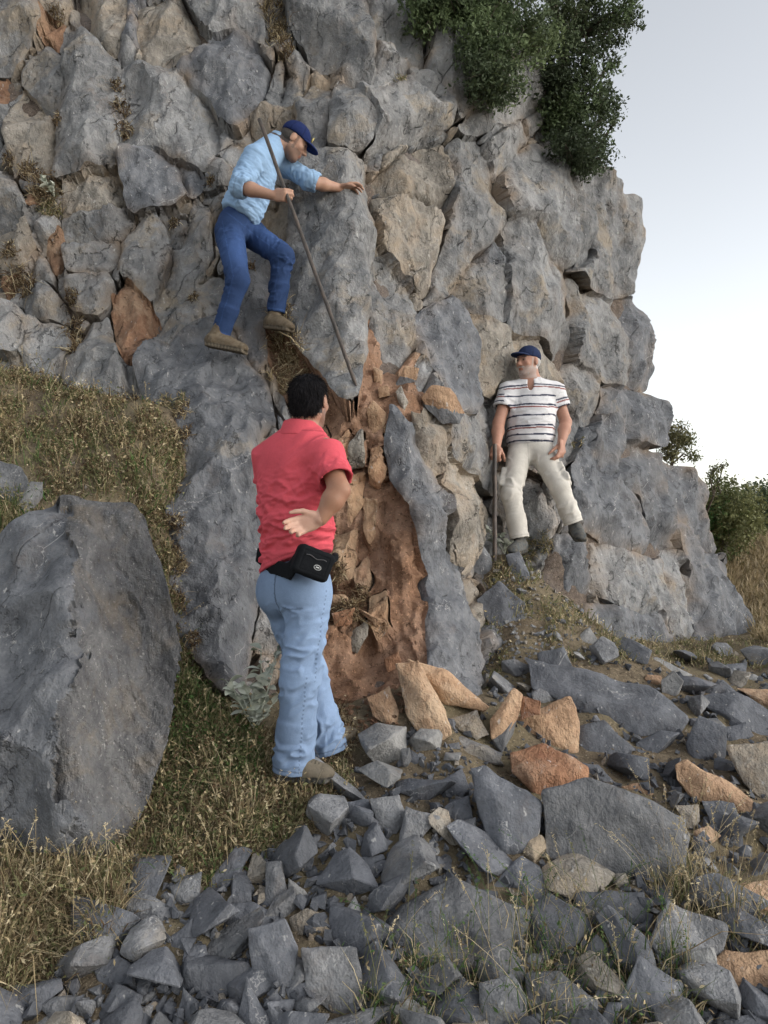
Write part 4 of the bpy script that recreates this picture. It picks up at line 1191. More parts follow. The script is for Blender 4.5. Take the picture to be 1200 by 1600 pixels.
grass('dark litter and dry stems at the foot of the red seam', [UNDER], 3200, BROWN * 2 + STRAW, .03, .09, .004, 57, .9, 3200, BROWN + STRAW, -.6)
grass('thin dry grass on the talus and along the cliff foot', [TALG], 7500, STRAW + OLIVE * 2, .03, .10, .006, 58, .7, 5000, STRAW + OLIVE, -.1)
grass('pale dry grass on the open slope right of the cliff', [RIGHTG], 6000, [(.40,.31,.19),(.33,.26,.15),(.44,.36,.24),(.25,.2,.1)], .08, .22, .014, 59, .7, 0, None, -.5)
grass('green and straw grass growing between the nearest stones', [SP1], 2600, GREEN + OLIVE + STRAW, .06, .2, .0035, 60, .6, 1200, STRAW + GREEN, -.05)
grass('straw grass between the stones at the right edge', [SP2], 1500, STRAW + OLIVE, .06, .2, .0035, 61, .6, 300, STRAW, -.1)
# tall stalks with seed heads
rr = np.random.default_rng(77)
def stalks(label, poly, n, lo, hi, seed, pal):
    rr = np.random.default_rng(seed)
    x, y = scatter_px(poly, n, seed); Y = ray_ground(x, y)
    ok = ~np.isnan(Y); x, Y = x[ok], Y[ok]; X = (x - CX) / FPX * Y
    Vs, Qs, Ts_, Cs = [], [], [], []
    for i in range(len(X)):
        L = rr.uniform(lo, hi); b = np.array([X[i], Y[i], float(gz(X[i], Y[i]))])
        d = rr.normal(0, .35, 2); seg = 7
        ts = np.linspace(0, 1, seg)
        pts = b + np.stack([d[0] * L * ts ** 1.6, d[1] * L * ts ** 1.6, L * ts * (1 - .25 * ts * np.hypot(*d))], 1)
        sd = np.array([.8, .4, 0]) * .0011; sd2 = np.array([-.3, .9, 0]) * .0011
        V = np.concatenate([pts + sd, pts - sd, pts + sd2, pts - sd2])
        k = np.arange(seg - 1)[:, None]
        Q = np.concatenate([np.concatenate([k, k + 1, k + 1 + seg, k + seg], 1), np.concatenate([k, k + 1, k + 1 + seg, k + seg], 1) + 2 * seg])
        c = pick(pal, 1, rr)
        Vs.append(V); Qs.append(Q); Ts_.append(None); Cs.append(np.repeat(c, len(V), 0))
        nh = 14
        hp = pts[-1] + (pts[-2] - pts[-1]) * rr.uniform(-.6, 1.0, (nh, 1)) + rr.normal(0, .003, (nh, 3))
        V2, Q2, C2 = flecks(hp, rr.uniform(.004, .008, nh), rr, np.repeat(c * 1.15, nh, 0), .3)
        Vs.append(V2); Qs.append(Q2); Ts_.append(None); Cs.append(C2)
    o = veg_obj('tall_grass', Vs, Qs, Ts_, Cs, M['veg'])
    tag(o, label, 'grass', kind='stuff')
stalks('tall thin stalks with seed heads in front of the rubble', SP1, 90, .18, .42, 71, STRAW[:3] + GREEN + OLIVE)
stalks('tall pale stalks at the right edge of the rubble', SP2, 45, .2, .45, 72, STRAW[:3])
stalks('pale seed stalks standing in the lower left grass', LOWL + [], 90, .12, .28, 73, STRAW[:3])
stalks('pale dry stalks standing on the left bank', BANK, 170, .07, .22, 75, STRAW)
stalks('pale seed stalks in the grass by the red shirt man', GULLY, 70, .08, .2, 74, STRAW[:3])

# dry tufts rooted in the cracks of the cliff
TUFTS = [(70,300,24,'b'),(45,270,14,'b'),(80,330,16,'o'),(190,170,12,'b'),(195,205,12,'b'),(185,140,10,'b'),(30,440,22,'b'),(20,400,12,'b'),(112,470,13,'b'),(112,510,16,'b'),(115,545,14,'b'),(85,20,12,'b'),
 (430,18,20,'s'),(435,50,18,'s'),(445,80,14,'b'),(445,500,20,'s'),(440,535,24,'s'),(455,560,26,'s'),(440,590,20,'s'),(465,600,20,'b'),(95,200,8,'b'),(270,345,8,'b'),(300,470,8,'b'),
 (620,135,7,'o'),(760,150,12,'b'),(540,960,22,'b'),(520,900,16,'b'),(560,930,14,'b'),(500,960,18,'b'),(820,850,14,'o'),(850,845,12,'o'),(390,420,8,'b'),(330,290,8,'b'),(905,690,6,'o'),(275,880,12,'b'),(285,640,10,'o'),(300,1010,10,'b'),
 (10,250,10,'b'),(20,600,16,'b'),(60,615,16,'b'),(200,620,12,'b'),(285,655,13,'s'),(290,690,12,'b'),(280,835,14,'b'),(278,900,15,'s'),(276,955,14,'b'),(262,640,12,'o')]
TUFL = []
for k, (px, py, r, kind) in enumerate(TUFTS):
    rr = np.random.default_rng(900 + k)
    n = int(r * 12)
    a = rr.uniform(0, 6.28, n); q = r * np.sqrt(rr.random(n))
    base = np.array([cliff_pt(px + q[i] * math.cos(a[i]), py + q[i] * math.sin(a[i])) for i in range(n)])
    base = base[np.abs(base[:, 1] - np.median(base[:, 1])) < .13]; n = len(base)
    up = np.tile([.1, -.75, .55], (n, 1)) + rr.normal(0, .45, (n, 3)); up /= np.linalg.norm(up, axis=1)[:, None]
    pal = {'b': BROWN + STRAW[2:], 's': STRAW + BROWN[:2], 'o': OLIVE + STRAW}[kind]
    mpx = base[:, 1].mean() / FPX
    L = rr.uniform(.5, 1.4, n) * r * mpx * .9
    V, Q, Tt, C = blades(base, up, L, np.full(n, .006), rr.uniform(0, 1.1, n), rr, pick(pal, n, rr))
    nf = n // 2
    V2, Q2, C2 = flecks(base[:nf] + up[:nf] * (L[:nf] * .6)[:, None], rr.uniform(.005, .012, nf), rr, pick(pal, nf, rr))
    o = veg_obj('dry_tuft', [V, V2], [Q, Q2], [Tt, None], [C, C2], M['veg'])
    tag(o, 'dry weed tuft rooted in a crack of the cliff', 'tuft', 'dry tufts on the cliff')
    TUFL.append((o, px, py, {'b': 'brown', 's': 'straw', 'o': 'olive'}[kind]))

neighbour_labels(TUFL, [(458, 215, 'navy cap of the climbing man'), (345, 535, 'near shoe of the climbing man'), (435, 500, 'far shoe of the climbing man'), (484, 628, 'head of the red shirt man'), (488, 880, 'black waist bag'), (830, 700, 'striped shirt man'),
    (100, 790, 'top of the huge boulder'), (80, 305, 'grey leaved plant high on the cliff'), (145, 170, 'tall grey block at upper left'), (40, 500, 'pale block at the left edge'), (500, 50, 'overhanging block at the top'), (790, 60, 'shrubs on the cliff top')], 'weed tuft')
# grey-leaved plants
def leaf_mesh():
    n = 7; V = []; F = []
    for i in range(n):
        t = i / (n - 1); w = .30 * math.sin(math.pi * min(1, t * .92 + .06)) ** .8
        z = .16 * math.sin(t * 2.6)
        V += [(-w, t, z + w * .25), (0, t, z), (w, t, z + w * .25)]
    for i in range(n - 1):
        a = i * 3
        F += [(a, a + 1, a + 4, a + 3), (a + 1, a + 2, a + 5, a + 4)]
    return np_mesh('leaf', np.array(V), np.array(F), True)
t_ = NT('felted_leaf')
M['felt'] = t_.done(t_.mix(t_.ramp(t_.rnd(), 0, 1), (0.36, 0.39, 0.31), (0.60, 0.62, 0.54)), .9)
LEAF = leaf_mesh(); LEAF.materials.append(M['felt'])
def tube(path, r0, r1, seg=6):
    path = [Vector(p) for p in path]; V = []; F = []
    for i, p in enumerate(path):
        d = (path[min(i + 1, len(path) - 1)] - path[max(i - 1, 0)]).normalized()
        s = d.cross(Vector((.3, .2, 1)) if abs(d.z) < .9 else Vector((1, 0, 0))).normalized(); u = d.cross(s)
        r = r0 + (r1 - r0) * i / (len(path) - 1)
        for k in range(seg):
            a = 6.2832 * k / seg
            V.append(p + (s * math.cos(a) + u * math.sin(a)) * r)
    for i in range(len(path) - 1):
        for k in range(seg):
            F.append((i * seg + k, i * seg + (k + 1) % seg, (i + 1) * seg + (k + 1) % seg, (i + 1) * seg + k))
    return np.array([tuple(v) for v in V]), np.array(F)
def grey_plant(root, spread, height, nst, nl, size, label, seed):
    rr = random.Random(seed)
    e_ = bpy.data.objects.new('grey_leaf_plant', None); COL.objects.link(e_); e_.location = root
    tag(e_, label, 'plant', 'grey leaved plants')
    for s in range(nst):
        top = Vector((rr.uniform(-1, 1) * spread, rr.uniform(-.7, .2) * spread, height * rr.uniform(.35, 1)))
        pth = [Vector((0, 0, 0)), top * .5 + Vector((rr.uniform(-.02, .02), -.02, .03)), top]
        V, F = tube(pth, .004, .002, 5)
        o = link('stem', np_mesh('stem', V, F), M['felt'], e_)
        for k in range(nl):
            t = rr.uniform(.25, 1.05)
            p = pth[0].lerp(top, t)
            l = bpy.data.objects.new('leaf', LEAF); COL.objects.link(l); l.parent = e_
            l.location = p
            sz = size * rr.uniform(.6, 1.2)
            l.scale = (sz, sz, sz)
            l.rotation_euler = (rr.uniform(-.3, 1.0), rr.uniform(-.7, .7), rr.uniform(0, 6.28))
def groot(px, py, dy=0):
    Y = ray_ground([px], [py])[0] + dy
    x = (px - CX) / FPX * Y
    return Vector((x, Y, float(gz(x, Y))))
grey_plant(groot(398, 1135, -.04), .12, .42, 8, 13, .065, 'pale grey leaved plant growing against the rock left of the red shirt man', 5)
grey_plant(cliff_pt(788, 850) + Vector((0, -.12, -.05)), .16, .22, 7, 9, .06, 'pale grey leaved plant around the foot of the standing iron bar', 6)
grey_plant(cliff_pt(85, 312) + Vector((0, -.03, 0)), .10, .14, 5, 6, .06, 'grey leaved plant high on the left of the cliff', 7)

# shrubs
def shrub(name, label, clumps, roots, nleaf, lsize, pal, seed, cat='shrub', group=None, dens=1.0, trunk_r=.05):
    rr = np.random.default_rng(seed)
    c = np.array([tuple(P(x, y, Y)) for x, y, Y, r in clumps]); R = np.array([r for *_, r in clumps])
    root = Vector(roots[0])
    e_ = bpy.data.objects.new(name, None); COL.objects.link(e_); e_.location = root
    tag(e_, label, cat, group)
    # twigs
    Vs, Fs, off = [], [], 0
    for i in range(len(c)):
        rt = min(roots, key=lambda q: (Vector(q) - Vector(c[i])).length)
        a = Vector(rt); b = Vector(c[i]); mid = a.lerp(b, .5) + Vector(rr.normal(0, .07, 3))
        V, F = tube([a, mid, b], trunk_r * .6, .008, 5)
        Vs.append(V); Fs.append(F + off); off += len(V)
        for j in range(4):
            d = Vector(rr.normal(0, 1, 3)).normalized() * R[i] * 1.05
            V, F = tube([b, b + d * .6 + Vector((0, 0, .02)), b + d], .005, .002, 3)
            Vs.append(V); Fs.append(F + off); off += len(V)
    for rt in roots:
        a = Vector(rt); V, F = tube([a + Vector((0, .3, -.3)), a, a + Vector((0, -.05, .15))], trunk_r * 1.3, trunk_r * .6, 8)
        Vs.append(V); Fs.append(F + off); off += len(V)
    tr = link('trunk', np_mesh('trunk', np.concatenate(Vs) - np.array(root), np.concatenate(Fs)), M['bark'], e_)
    # leaves: small sprays inside every clump
    ns = max(60, int(nleaf / 9))
    vol = R ** 2.2; pr = vol / vol.sum()
    ci = rr.choice(len(c), ns, p=pr)
    d = rr.normal(size=(ns, 3)); d /= np.linalg.norm(d, axis=1)[:, None]
    sp = c[ci] + d * (R[ci] * 1.28 * rr.random(ns) ** .5)[:, None] * np.array([1, .9, .85])
    sp += fbm(sp * 5, 2)[:, None] * .05
    pos = np.repeat(sp, 9, 0) + rr.normal(0, lsize * 1.5, (ns * 9, 3))
    base = np.array(pal)[rr.integers(0, len(pal), len(c))]
    col = np.repeat(base[ci] * rr.uniform(.7, 1.35, (ns, 1)), 9, 0) * rr.uniform(.8, 1.25, (ns * 9, 1))
    V, Q, C = flecks(pos, rr.uniform(.45, 1.4, len(pos)) * lsize, rr, col, .5)
    me = np_mesh('crown', V - np.array(root), Q, False)
    set_col(me, 'Col', C)
    link('crown', me, M['leaf'], e_)
    return e_
DKG = [(.072,.096,.052),(.09,.12,.062),(.055,.074,.042),(.11,.14,.072),(.078,.102,.058)]
LTG = [(.105,.145,.068),(.135,.18,.085),(.08,.11,.055),(.16,.205,.10)]
rs = np.random.default_rng(5)
cl = []
for (x, y) in [(660,-20),(690,0),(730,-10),(770,0),(810,-10),(720,30),(755,40),(790,40),(830,30),(750,75),(780,80),(815,75),(760,110),(785,120),(745,100),(770,135),(700,-40),(760,-50),(820,-50),(840,60),(660,10),(675,25),(700,15),(715,-5),(740,15),(690,-20)]:
    cl.append((x + rs.uniform(-9, 9), y + rs.uniform(-9, 9), 6.55 + rs.uniform(-.2, .2), rs.uniform(.14, .23)))
shrub('shrub', 'mid green leafy shrub on top of the cliff behind the upright pale block', cl, [P(760,150,7.05), P(700,20,7.1)], 21000, .020, LTG + DKG[:2], 3, group='shrubs on the cliff top')
cl = []
for (x, y) in [(860,-30),(900,-20),(945,-15),(880,20),(920,25),(960,20),(855,60),(885,70),(915,75),(945,60),(860,110),(890,120),(925,120),(870,150),(905,160),(935,165),(865,190),(895,200),(925,205),(940,180),(880,230),(910,240),(900,262),(925,250),(955,45),(870,-70),(930,-70),(975,0)]:
    cl.append((x + rs.uniform(-8, 8), y + rs.uniform(-8, 8), 7.2 + rs.uniform(-.2, .25), rs.uniform(.13, .23) * (.6 if x > 935 else 1)))
for (x, y) in [(975,25),(985,15),(955,100),(945,140),(950,165),(960,190),(940,225),(970,60),(990,35)]:
    cl.append((x, y, 7.4, .08))
shrub('shrub', 'dark evergreen shrub hanging over the right shoulder of the cliff', cl, [P(870,170,7.6), P(885,60,7.7), P(905,270,7.6)], 24000, .020, DKG + LTG[:1], 4, group='shrubs on the cliff top')
OLV = [(.13,.14,.055),(.16,.165,.07),(.10,.115,.045),(.19,.18,.09)]
shrub('shrub', 'small thin olive bush on the ledge at the right skyline', [(1052,690,8.6,.14),(1062,675,8.6,.11),(1045,705,8.6,.12),(1072,690,8.6,.09),(1080,715,8.6,.09)], [P(1050,725,8.7)], 2200, .018, OLV, 8, group='bushes beyond the cliff', trunk_r=.02)
cl = [(x, y, 11 + rs.uniform(-.5, .5), rs.uniform(.25, .42)) for x, y in [(1120,795),(1140,810),(1125,825),(1145,790),(1115,850),(1135,850),(1160,815),(1105,810)]]
shrub('shrub', 'olive green bush just behind the right end of the cliff', cl, [P(1130,870,11)], 12000, .03, OLV + GREEN[:1], 9, group='bushes beyond the cliff')
cl = [(x, y, 14 + rs.uniform(-.6, .6), rs.uniform(.32, .55)) for x, y in [(1170,790),(1190,780),(1205,800),(1165,820),(1190,825),(1215,830),(1220,790),(1240,810),(1180,850)]]
shrub('shrub', 'dark green bush at the right edge below the horizon', cl, [P(1195,870,14)], 13000, .035, DKG, 10, group='bushes beyond the cliff')
shrub('shrub', 'spindly bare-topped bush against the sky at the right', [(1115,735,9.5,.06),(1130,728,9.5,.05),(1120,752,9.5,.09),(1110,745,9.5,.05)], [P(1115,775,9.5)], 500, .018, OLV, 11, group='bushes beyond the cliff', trunk_r=.012)
# distant hill
hx = np.linspace(-600, 1600, 120)
hy = 1500 + 90 * np.sin(hx / 170)
hz = 36 + 10 * np.sin(hx / 130 + 1) + 5 * np.sin(hx / 47)
V = np.concatenate([np.stack([hx, hy, hz], 1), np.stack([hx, hy - 500, hz * 0 - 12], 1), np.stack([hx, hy + 600, hz * 0 - 12], 1)])
k = np.arange(119)[:, None]
F = np.concatenate([np.concatenate([k + 120, k + 121, k + 1, k], 1), np.concatenate([k, k + 1, k + 241, k + 240], 1)])
t_ = NT('far_hill'); M['hill'] = t_.done(t_.mix(t_.ramp(t_.noise(t_.pos(), .02, 4), .4, .6), (.36, .37, .37), (.5, .49, .47)), 1.0)  # pale tones put distance haze into the hill's colour, no air volume
tag(link('hill', np_mesh('hill', V, F), M['hill']), kind='structure')
# ------------------------------------------------------------------ people
A3 = lambda v: np.array(v, dtype=np.float64)
def unit(v):
    v = A3(v); return v / np.linalg.norm(v)

class Sdf:
    def __init__(self): self.pr = []
    def cone(self, a, b, ra, rb, k=.02, op=1): self.pr.append(('cone', A3(a), A3(b), ra, rb, k, op)); return self
    def frus(self, a, b, ra, rb, k=.012, op=1): self.pr.append(('frus', A3(a), A3(b), ra, rb, k, op)); return self
    def ell(self, c, r, R=None, k=.02, op=1): self.pr.append(('ell', A3(c), A3(r), np.eye(3) if R is None else R, None, k, op)); return self
    def box(self, c, h, R=None, rd=.01, k=.01, op=1): self.pr.append(('box', A3(c), A3(h), np.eye(3) if R is None else R, rd, k, op)); return self
    @staticmethod
    def bounds(p):
        if p[0] in ('cone', 'frus'):
            r = max(p[3], p[4]) * (1.05 if p[0] == 'cone' else 1.3)
            return np.minimum(p[1], p[2]) - r, np.maximum(p[1], p[2]) + r
        if p[0] == 'ell': r = np.abs(p[3]) @ p[2]; return p[1] - r, p[1] + r
        r = np.abs(p[3]) @ (p[2] + p[4]); return p[1] - r, p[1] + r
    @staticmethod
    def dist(p, q):
        if p[0] in ('cone', 'frus'):
            a, b, ra, rb = p[1:5]
            ab = b - a; L = np.linalg.norm(ab); d = ab / L
            v = q - a; t = v @ d
            rv = np.sqrt(np.maximum((v * v).sum(-1) - t * t, 0))
            if p[0] == 'cone':
                tc = np.clip(t + (ra - rb) / L * rv * 0, 0, L)
                r = ra + (rb - ra) * tc / L
                return np.hypot(rv, t - tc) - r
            r = ra + (rb - ra) * np.clip(t, 0, L) / L
            return np.maximum(rv - r, np.abs(t - L / 2) - L / 2)
        if p[0] == 'ell':
            l = (q - p[1]) @ p[3]
            k0 = np.sqrt(((l / p[2]) ** 2).sum(-1)); k1 = np.sqrt(((l / p[2] ** 2) ** 2).sum(-1)) + 1e-9
            return k0 * (k0 - 1) / k1
        l = np.abs((q - p[1]) @ p[3]) - p[2]
        return np.sqrt((np.maximum(l, 0) ** 2).sum(-1)) + np.minimum(l.max(-1), 0) - p[4]
    def grid(self, vox):
        bs = [self.bounds(p) for p in self.pr if p[6] > 0]
        lo = np.min([b[0] for b in bs], 0) - 3 * vox - .02; hi = np.max([b[1] for b in bs], 0) + 3 * vox + .02
        n = np.ceil((hi - lo) / vox).astype(int) + 1
        D = np.full(n, .5, dtype=np.float32)
        ax = [lo[i] + vox * np.arange(n[i]) for i in range(3)]
        for p in self.pr:
            bl, bh = self.bounds(p); k = p[5]
            mrg = k + 3 * vox
            i0 = np.maximum(np.floor((bl - mrg - lo) / vox).astype(int), 0); i1 = np.minimum(np.ceil((bh + mrg - lo) / vox).astype(int) + 1, n)
            if (i1 <= i0).any(): continue
            sl = tuple(slice(a, b) for a, b in zip(i0, i1))
            g = np.stack(np.meshgrid(*[ax[i][sl[i]] for i in range(3)], indexing='ij'), -1)
            d = self.dist(p, g)
            cur = D[sl]
            if p[6] > 0:
                h = np.clip(.5 + .5 * (cur - d) / k, 0, 1)
                D[sl] = cur * (1 - h) + d * h - k * h * (1 - h)
            else:
                h = np.clip(.5 - .5 * (cur + d) / k, 0, 1)
                D[sl] = cur * (1 - h) - d * h + k * h * (1 - h)
        return D, lo
    def mesh(self, vox):
        D, lo = self.grid(vox)
        S_ = D < 0
        nx, ny, nz = D.shape
        cnt = np.zeros((nx - 1, ny - 1, nz - 1), np.int8)
        for a in (0, 1):
            for b in (0, 1):
                for c in (0, 1): cnt += S_[a:nx - 1 + a, b:ny - 1 + b, c:nz - 1 + c]
        act = (cnt > 0) & (cnt < 8)
        ijk = np.argwhere(act)
        idx = np.full(act.shape, -1, np.int64); idx[act] = np.arange(len(ijk))
        acc = np.zeros((len(ijk), 3)); w = np.zeros(len(ijk))
        corners = [(a, b, c) for a in (0, 1) for b in (0, 1) for c in (0, 1)]
        val = {c: D[ijk[:, 0] + c[0], ijk[:, 1] + c[1], ijk[:, 2] + c[2]].astype(np.float64) for c in corners}
        for c in corners:
            for ax in range(3):
                if c[ax]: continue
                c2 = list(c); c2[ax] = 1; c2 = tuple(c2)
                d0, d1 = val[c], val[c2]
                m = (d0 < 0) != (d1 < 0)
                t = np.where(m, d0 / np.where(m, d0 - d1, 1), 0)
                pt = np.array(c, float)[None] + t[:, None] * (np.array(c2) - np.array(c))
                acc += np.where(m[:, None], pt, 0); w += m
        V = lo + vox * (ijk + acc / w[:, None])
        F = []
        for ax in range(3):
            o1, o2 = (ax + 1) % 3, (ax + 2) % 3
            sA = [slice(None)] * 3; sB = [slice(None)] * 3
            sA[ax] = slice(0, -1); sB[ax] = slice(1, None)
            ch = S_[tuple(sA)] != S_[tuple(sB)]
            e_ = np.argwhere(ch)
            e_ = e_[(e_[:, o1] > 0) & (e_[:, o2] > 0) & (e_[:, o1] < D.shape[o1] - 1) & (e_[:, o2] < D.shape[o2] - 1)]
            def cell(d1, d2):
                q = e_.copy(); q[:, o1] += d1; q[:, o2] += d2
                return idx[q[:, 0], q[:, 1], q[:, 2]]
            quad = np.stack([cell(-1, -1), cell(0, -1), cell(0, 0), cell(-1, 0)], 1)
            neg = S_[e_[:, 0], e_[:, 1], e_[:, 2]]
            quad[~neg] = quad[~neg][:, ::-1]
            F.append(quad)
        F = np.concatenate(F)
        return V, F[(F >= 0).all(1)]

def vnormals(V, F):
    n = np.cross(V[F[:, 2]] - V[F[:, 0]], V[F[:, 3]] - V[F[:, 1]])
    N = np.zeros_like(V)
    for k in range(4): np.add.at(N, F[:, k], n)
    return N / (np.linalg.norm(N, axis=1)[:, None] + 1e-12)
def relax(V, F, it=2, f=.5):
    e = np.concatenate([F[:, [0, 1]], F[:, [1, 2]], F[:, [2, 3]], F[:, [3, 0]]])
    for _ in range(it):
        acc = np.zeros_like(V); c = np.zeros(len(V))
        np.add.at(acc, e[:, 0], V[e[:, 1]]); np.add.at(acc, e[:, 1], V[e[:, 0]])
        np.add.at(c, e[:, 0], 1); np.add.at(c, e[:, 1], 1)
        V = V * (1 - f) + f * acc / np.maximum(c, 1)[:, None]
    return V
def sculpt(name, sdf, vox, mat, parent=None, disp=None, colf=None, base=None, it=2):
    V, F = sdf.mesh(vox)
    V = relax(V, F, it)
    if disp is not None: V = V + vnormals(V, F) * disp(V)[:, None]
    me = np_mesh(name, V - (A3(base) if base is not None else 0), F, True)
    if colf is not None: set_col(me, 'Col', colf(V))
    o = link(name, me, mat, parent)
    if base is not None and parent is None: o.location = base
    return o

def strands(parent, o, base, n, L, W, col, seed, flow=(0, 0, -1), nrm=.35, name='hair_strands'):
    rr = np.random.default_rng(seed)
    m = len(o.data.vertices); V = np.zeros(m * 3); N = np.zeros(m * 3)
    o.data.vertices.foreach_get('co', V); o.data.vertices.foreach_get('normal', N)
    i = rr.integers(0, m, n); b = V.reshape(-1, 3)[i]; nn = N.reshape(-1, 3)[i]
    up = A3(flow) - (nn @ A3(flow))[:, None] * nn; up = up / (np.linalg.norm(up, axis=1)[:, None] + .2) + nn * nrm + rr.normal(0, .22, (n, 3))
    up /= np.linalg.norm(up, axis=1)[:, None]
    Vb, Q, Tt, C = blades(b, up, rr.uniform(.6, 1.3, n) * L, np.full(n, W), rr.uniform(0, .4, n), rr, np.clip(A3(col) * rr.uniform(.5, 1.9, (n, 1)), 0, 1))
    s_ = veg_obj(name, [Vb], [Q], [Tt], [C], M['hair' if max(col) < .2 else 'hairw'], o)
    s_['kind'] = 'stuff'
    return s_

# hand: prims of palm and five fingers. d = wrist to knuckles, n = out of the palm, th = thumb side
def hand(s, w, d, n, th, curl=(.3, .3, .3, .3), spread=.06, thumb=(.5, .3), sc=1.0, fr=.0095):
    d, n, th = unit(d), unit(n), unit(th)
    w = A3(w)
    R = np.stack([th, d, n], 1)
    s.ell(w + d * .045 * sc, A3((.040, .052, .0145)) * sc, R, .012)
    L = [(.043, .026, .021), (.047, .029, .022), (.044, .027, .021), (.034, .021, .018)]
    for i in range(4):
        off = (.030 - .020 * i) * sc
        kn = w + d * (.086 - .006 * abs(i - 1)) * sc + th * off
        s.cone(w + d * .02 * sc + th * off * .7, kn, .0125 * sc, .0105 * sc, .008)
        dirv = unit(d + th * (spread * (1.5 - i)))
        ang = 0; p = kn
        c = curl[i]
        for j in range(3):
            ang += c * (1.0, 1.15, .7)[j]
            dd = dirv * math.cos(ang) + n * math.sin(ang)
            q = p + dd * L[i][j] * sc
            r0 = fr * (1, .94, .86)[j] * sc; r1 = fr * (.94, .86, .74)[j] * sc
            s.cone(p, q, r0, r1, .004)
            p = q
    tb = w + d * .022 * sc + th * .030 * sc + n * .004
    t1 = tb + unit(d * .75 + th * thumb[0] * 1.4 + n * thumb[1]) * .042 * sc
    t2 = t1 + unit(d * .9 + th * thumb[0] * .6 + n * thumb[1] * 1.5) * .031 * sc
    t3 = t2 + unit(d * 1.0 + th * thumb[0] * .2 + n * thumb[1] * 1.8) * .024 * sc
    s.cone(w + d * .012 + th * .018, tb, .016 * sc, .0145 * sc, .01); s.cone(tb, t1, .0145 * sc, .0115 * sc, .008); s.cone(t1, t2, .0115 * sc, .0105 * sc, .005); s.cone(t2, t3, .0105 * sc, .008 * sc, .004)

def head_frame(f, up):
    f = unit(f); r = unit(np.cross(f, up)); u = np.cross(r, f)
    return np.stack([r, f, u], 1)      # columns: right, front, up
def head(s, c, R, sc=1.0):
    g = lambda v: A3(c) + R @ (A3(v) * sc)
    s.ell(g((0, -.012, .030)), A3((.077, .096, .086)) * sc, R, .02)
    s.ell(g((0, .024, -.035)), A3((.060, .066, .080)) * sc, R, .03)
    s.ell(g((0, .060, -.096)), A3((.026, .022, .020)) * sc, R, .025)
    s.cone(g((-.045, -.005, -.06)), g((-.02, .05, -.098)), .02 * sc, .016 * sc, .03)
    s.cone(g((.045, -.005, -.06)), g((.02, .05, -.098)), .02 * sc, .016 * sc, .03)
    s.cone(g((-.036, .074, .030)), g((.036, .074, .030)), .012 * sc, .012 * sc, .018)
    for sg in (-1, 1):
        s.ell(g((sg * .040, .062, -.018)), A3((.022, .018, .018)) * sc, R, .02)
        s.ell(g((sg * .031, .098, .010)), A3((.017, .014, .011)) * sc, R, .012, -1)
        s.ell(g((sg * .031, .080, .010)), A3((.013, .010, .010)) * sc, R, .004)
        s.ell(g((sg * .079, -.010, -.002)), A3((.009, .020, .032)) * sc, R, .006)
        s.ell(g((sg * .011, .095, -.030)), A3((.009, .010, .008)) * sc, R, .006)
    s.cone(g((0, .086, .014)), g((0, .110, -.026)), .008 * sc, .0125 * sc, .012)
    s.ell(g((0, .086, -.056)), A3((.024, .010, .0065)) * sc, R, .006)
    s.ell(g((0, .085, -.068)), A3((.020, .010, .0070)) * sc, R, .006)
    return g

def fabric(name, weave=900, rough=.9, sheen=0.0):
    t = NT(name)
    c = t.attr('Col'); p = t.pos()
    c = t.mix(t.ramp(t.noise(p, 14, 4, .6), .3, .7, 0, .22), c, t.mix(.6, c, (.01, .01, .012)))
    c = t.mix(t.ramp(t.noise(p, 260, 2, .7), .35, .65, 0, .3), c, t.mix(1.0, c, (1.45, 1.45, 1.45), 'MULTIPLY'))
    n1 = t.bump(t.noise(p, 30, 3, .6), .25, .008)
    n2 = t.bump(t.noise(p, 320, 2, .7), .25, .002, n1)
    m = t.done(c, rough, n2, .15)
    t.b.inputs['Sheen Weight'].default_value = sheen
    return m
M['cloth'] = fabric('woven_cloth')
t_ = NT('skin')
_c = t_.attr('Col'); _p = t_.pos()
_c = t_.mix(t_.ramp(t_.noise(_p, 45, 3, .6), .35, .7, 0, .3), _c, t_.mix(.5, _c, (.25, .07, .05)))
M['skin'] = t_.done(_c, t_.ramp(t_.noise(_p, 90, 2), .3, .7, .45, .65), t_.bump(t_.noise(_p, 220, 3, .6), .2, .003), .35)
t_.b.inputs['Subsurface Weight'].default_value = .06
t_.b.inputs['Subsurface Radius'].default_value = (.012, .005, .003)
t_ = NT('hair'); _p = t_.mapping(t_.pos(), (260, 260, 60))
M['hair'] = t_.done(t_.mix(t_.ramp(t_.noise(_p, 1, 3), .35, .7, 0, .5), t_.attr('Col'), t_.mix(1.0, t_.attr('Col'), (1.8, 1.7, 1.6), 'MULTIPLY')), .85, t_.bump(t_.noise(_p, 1, 3), .6, .003), .04)
t_ = NT('shoe_leather'); M['shoe'] = t_.done(t_.mix(t_.ramp(t_.noise(t_.pos(), 40, 4), .35, .7, 0, .5), t_.attr('Col'), (.2, .17, .13)), .85, t_.bump(t_.noise(t_.pos(), 120, 3), .5, .004), .15)
t_ = NT('rusty_steel'); M['steel'] = t_.done(t_.mix(t_.ramp(t_.noise(t_.mapping(t_.pos(), (1, 1, .3)), 40, 5, .7), .4, .65), (.055, .05, .047), (.13, .10, .082)), .55, t_.bump(t_.noise(t_.pos(), 150, 3), .5, .003), .5)
t_.b.inputs['Metallic'].default_value = .55

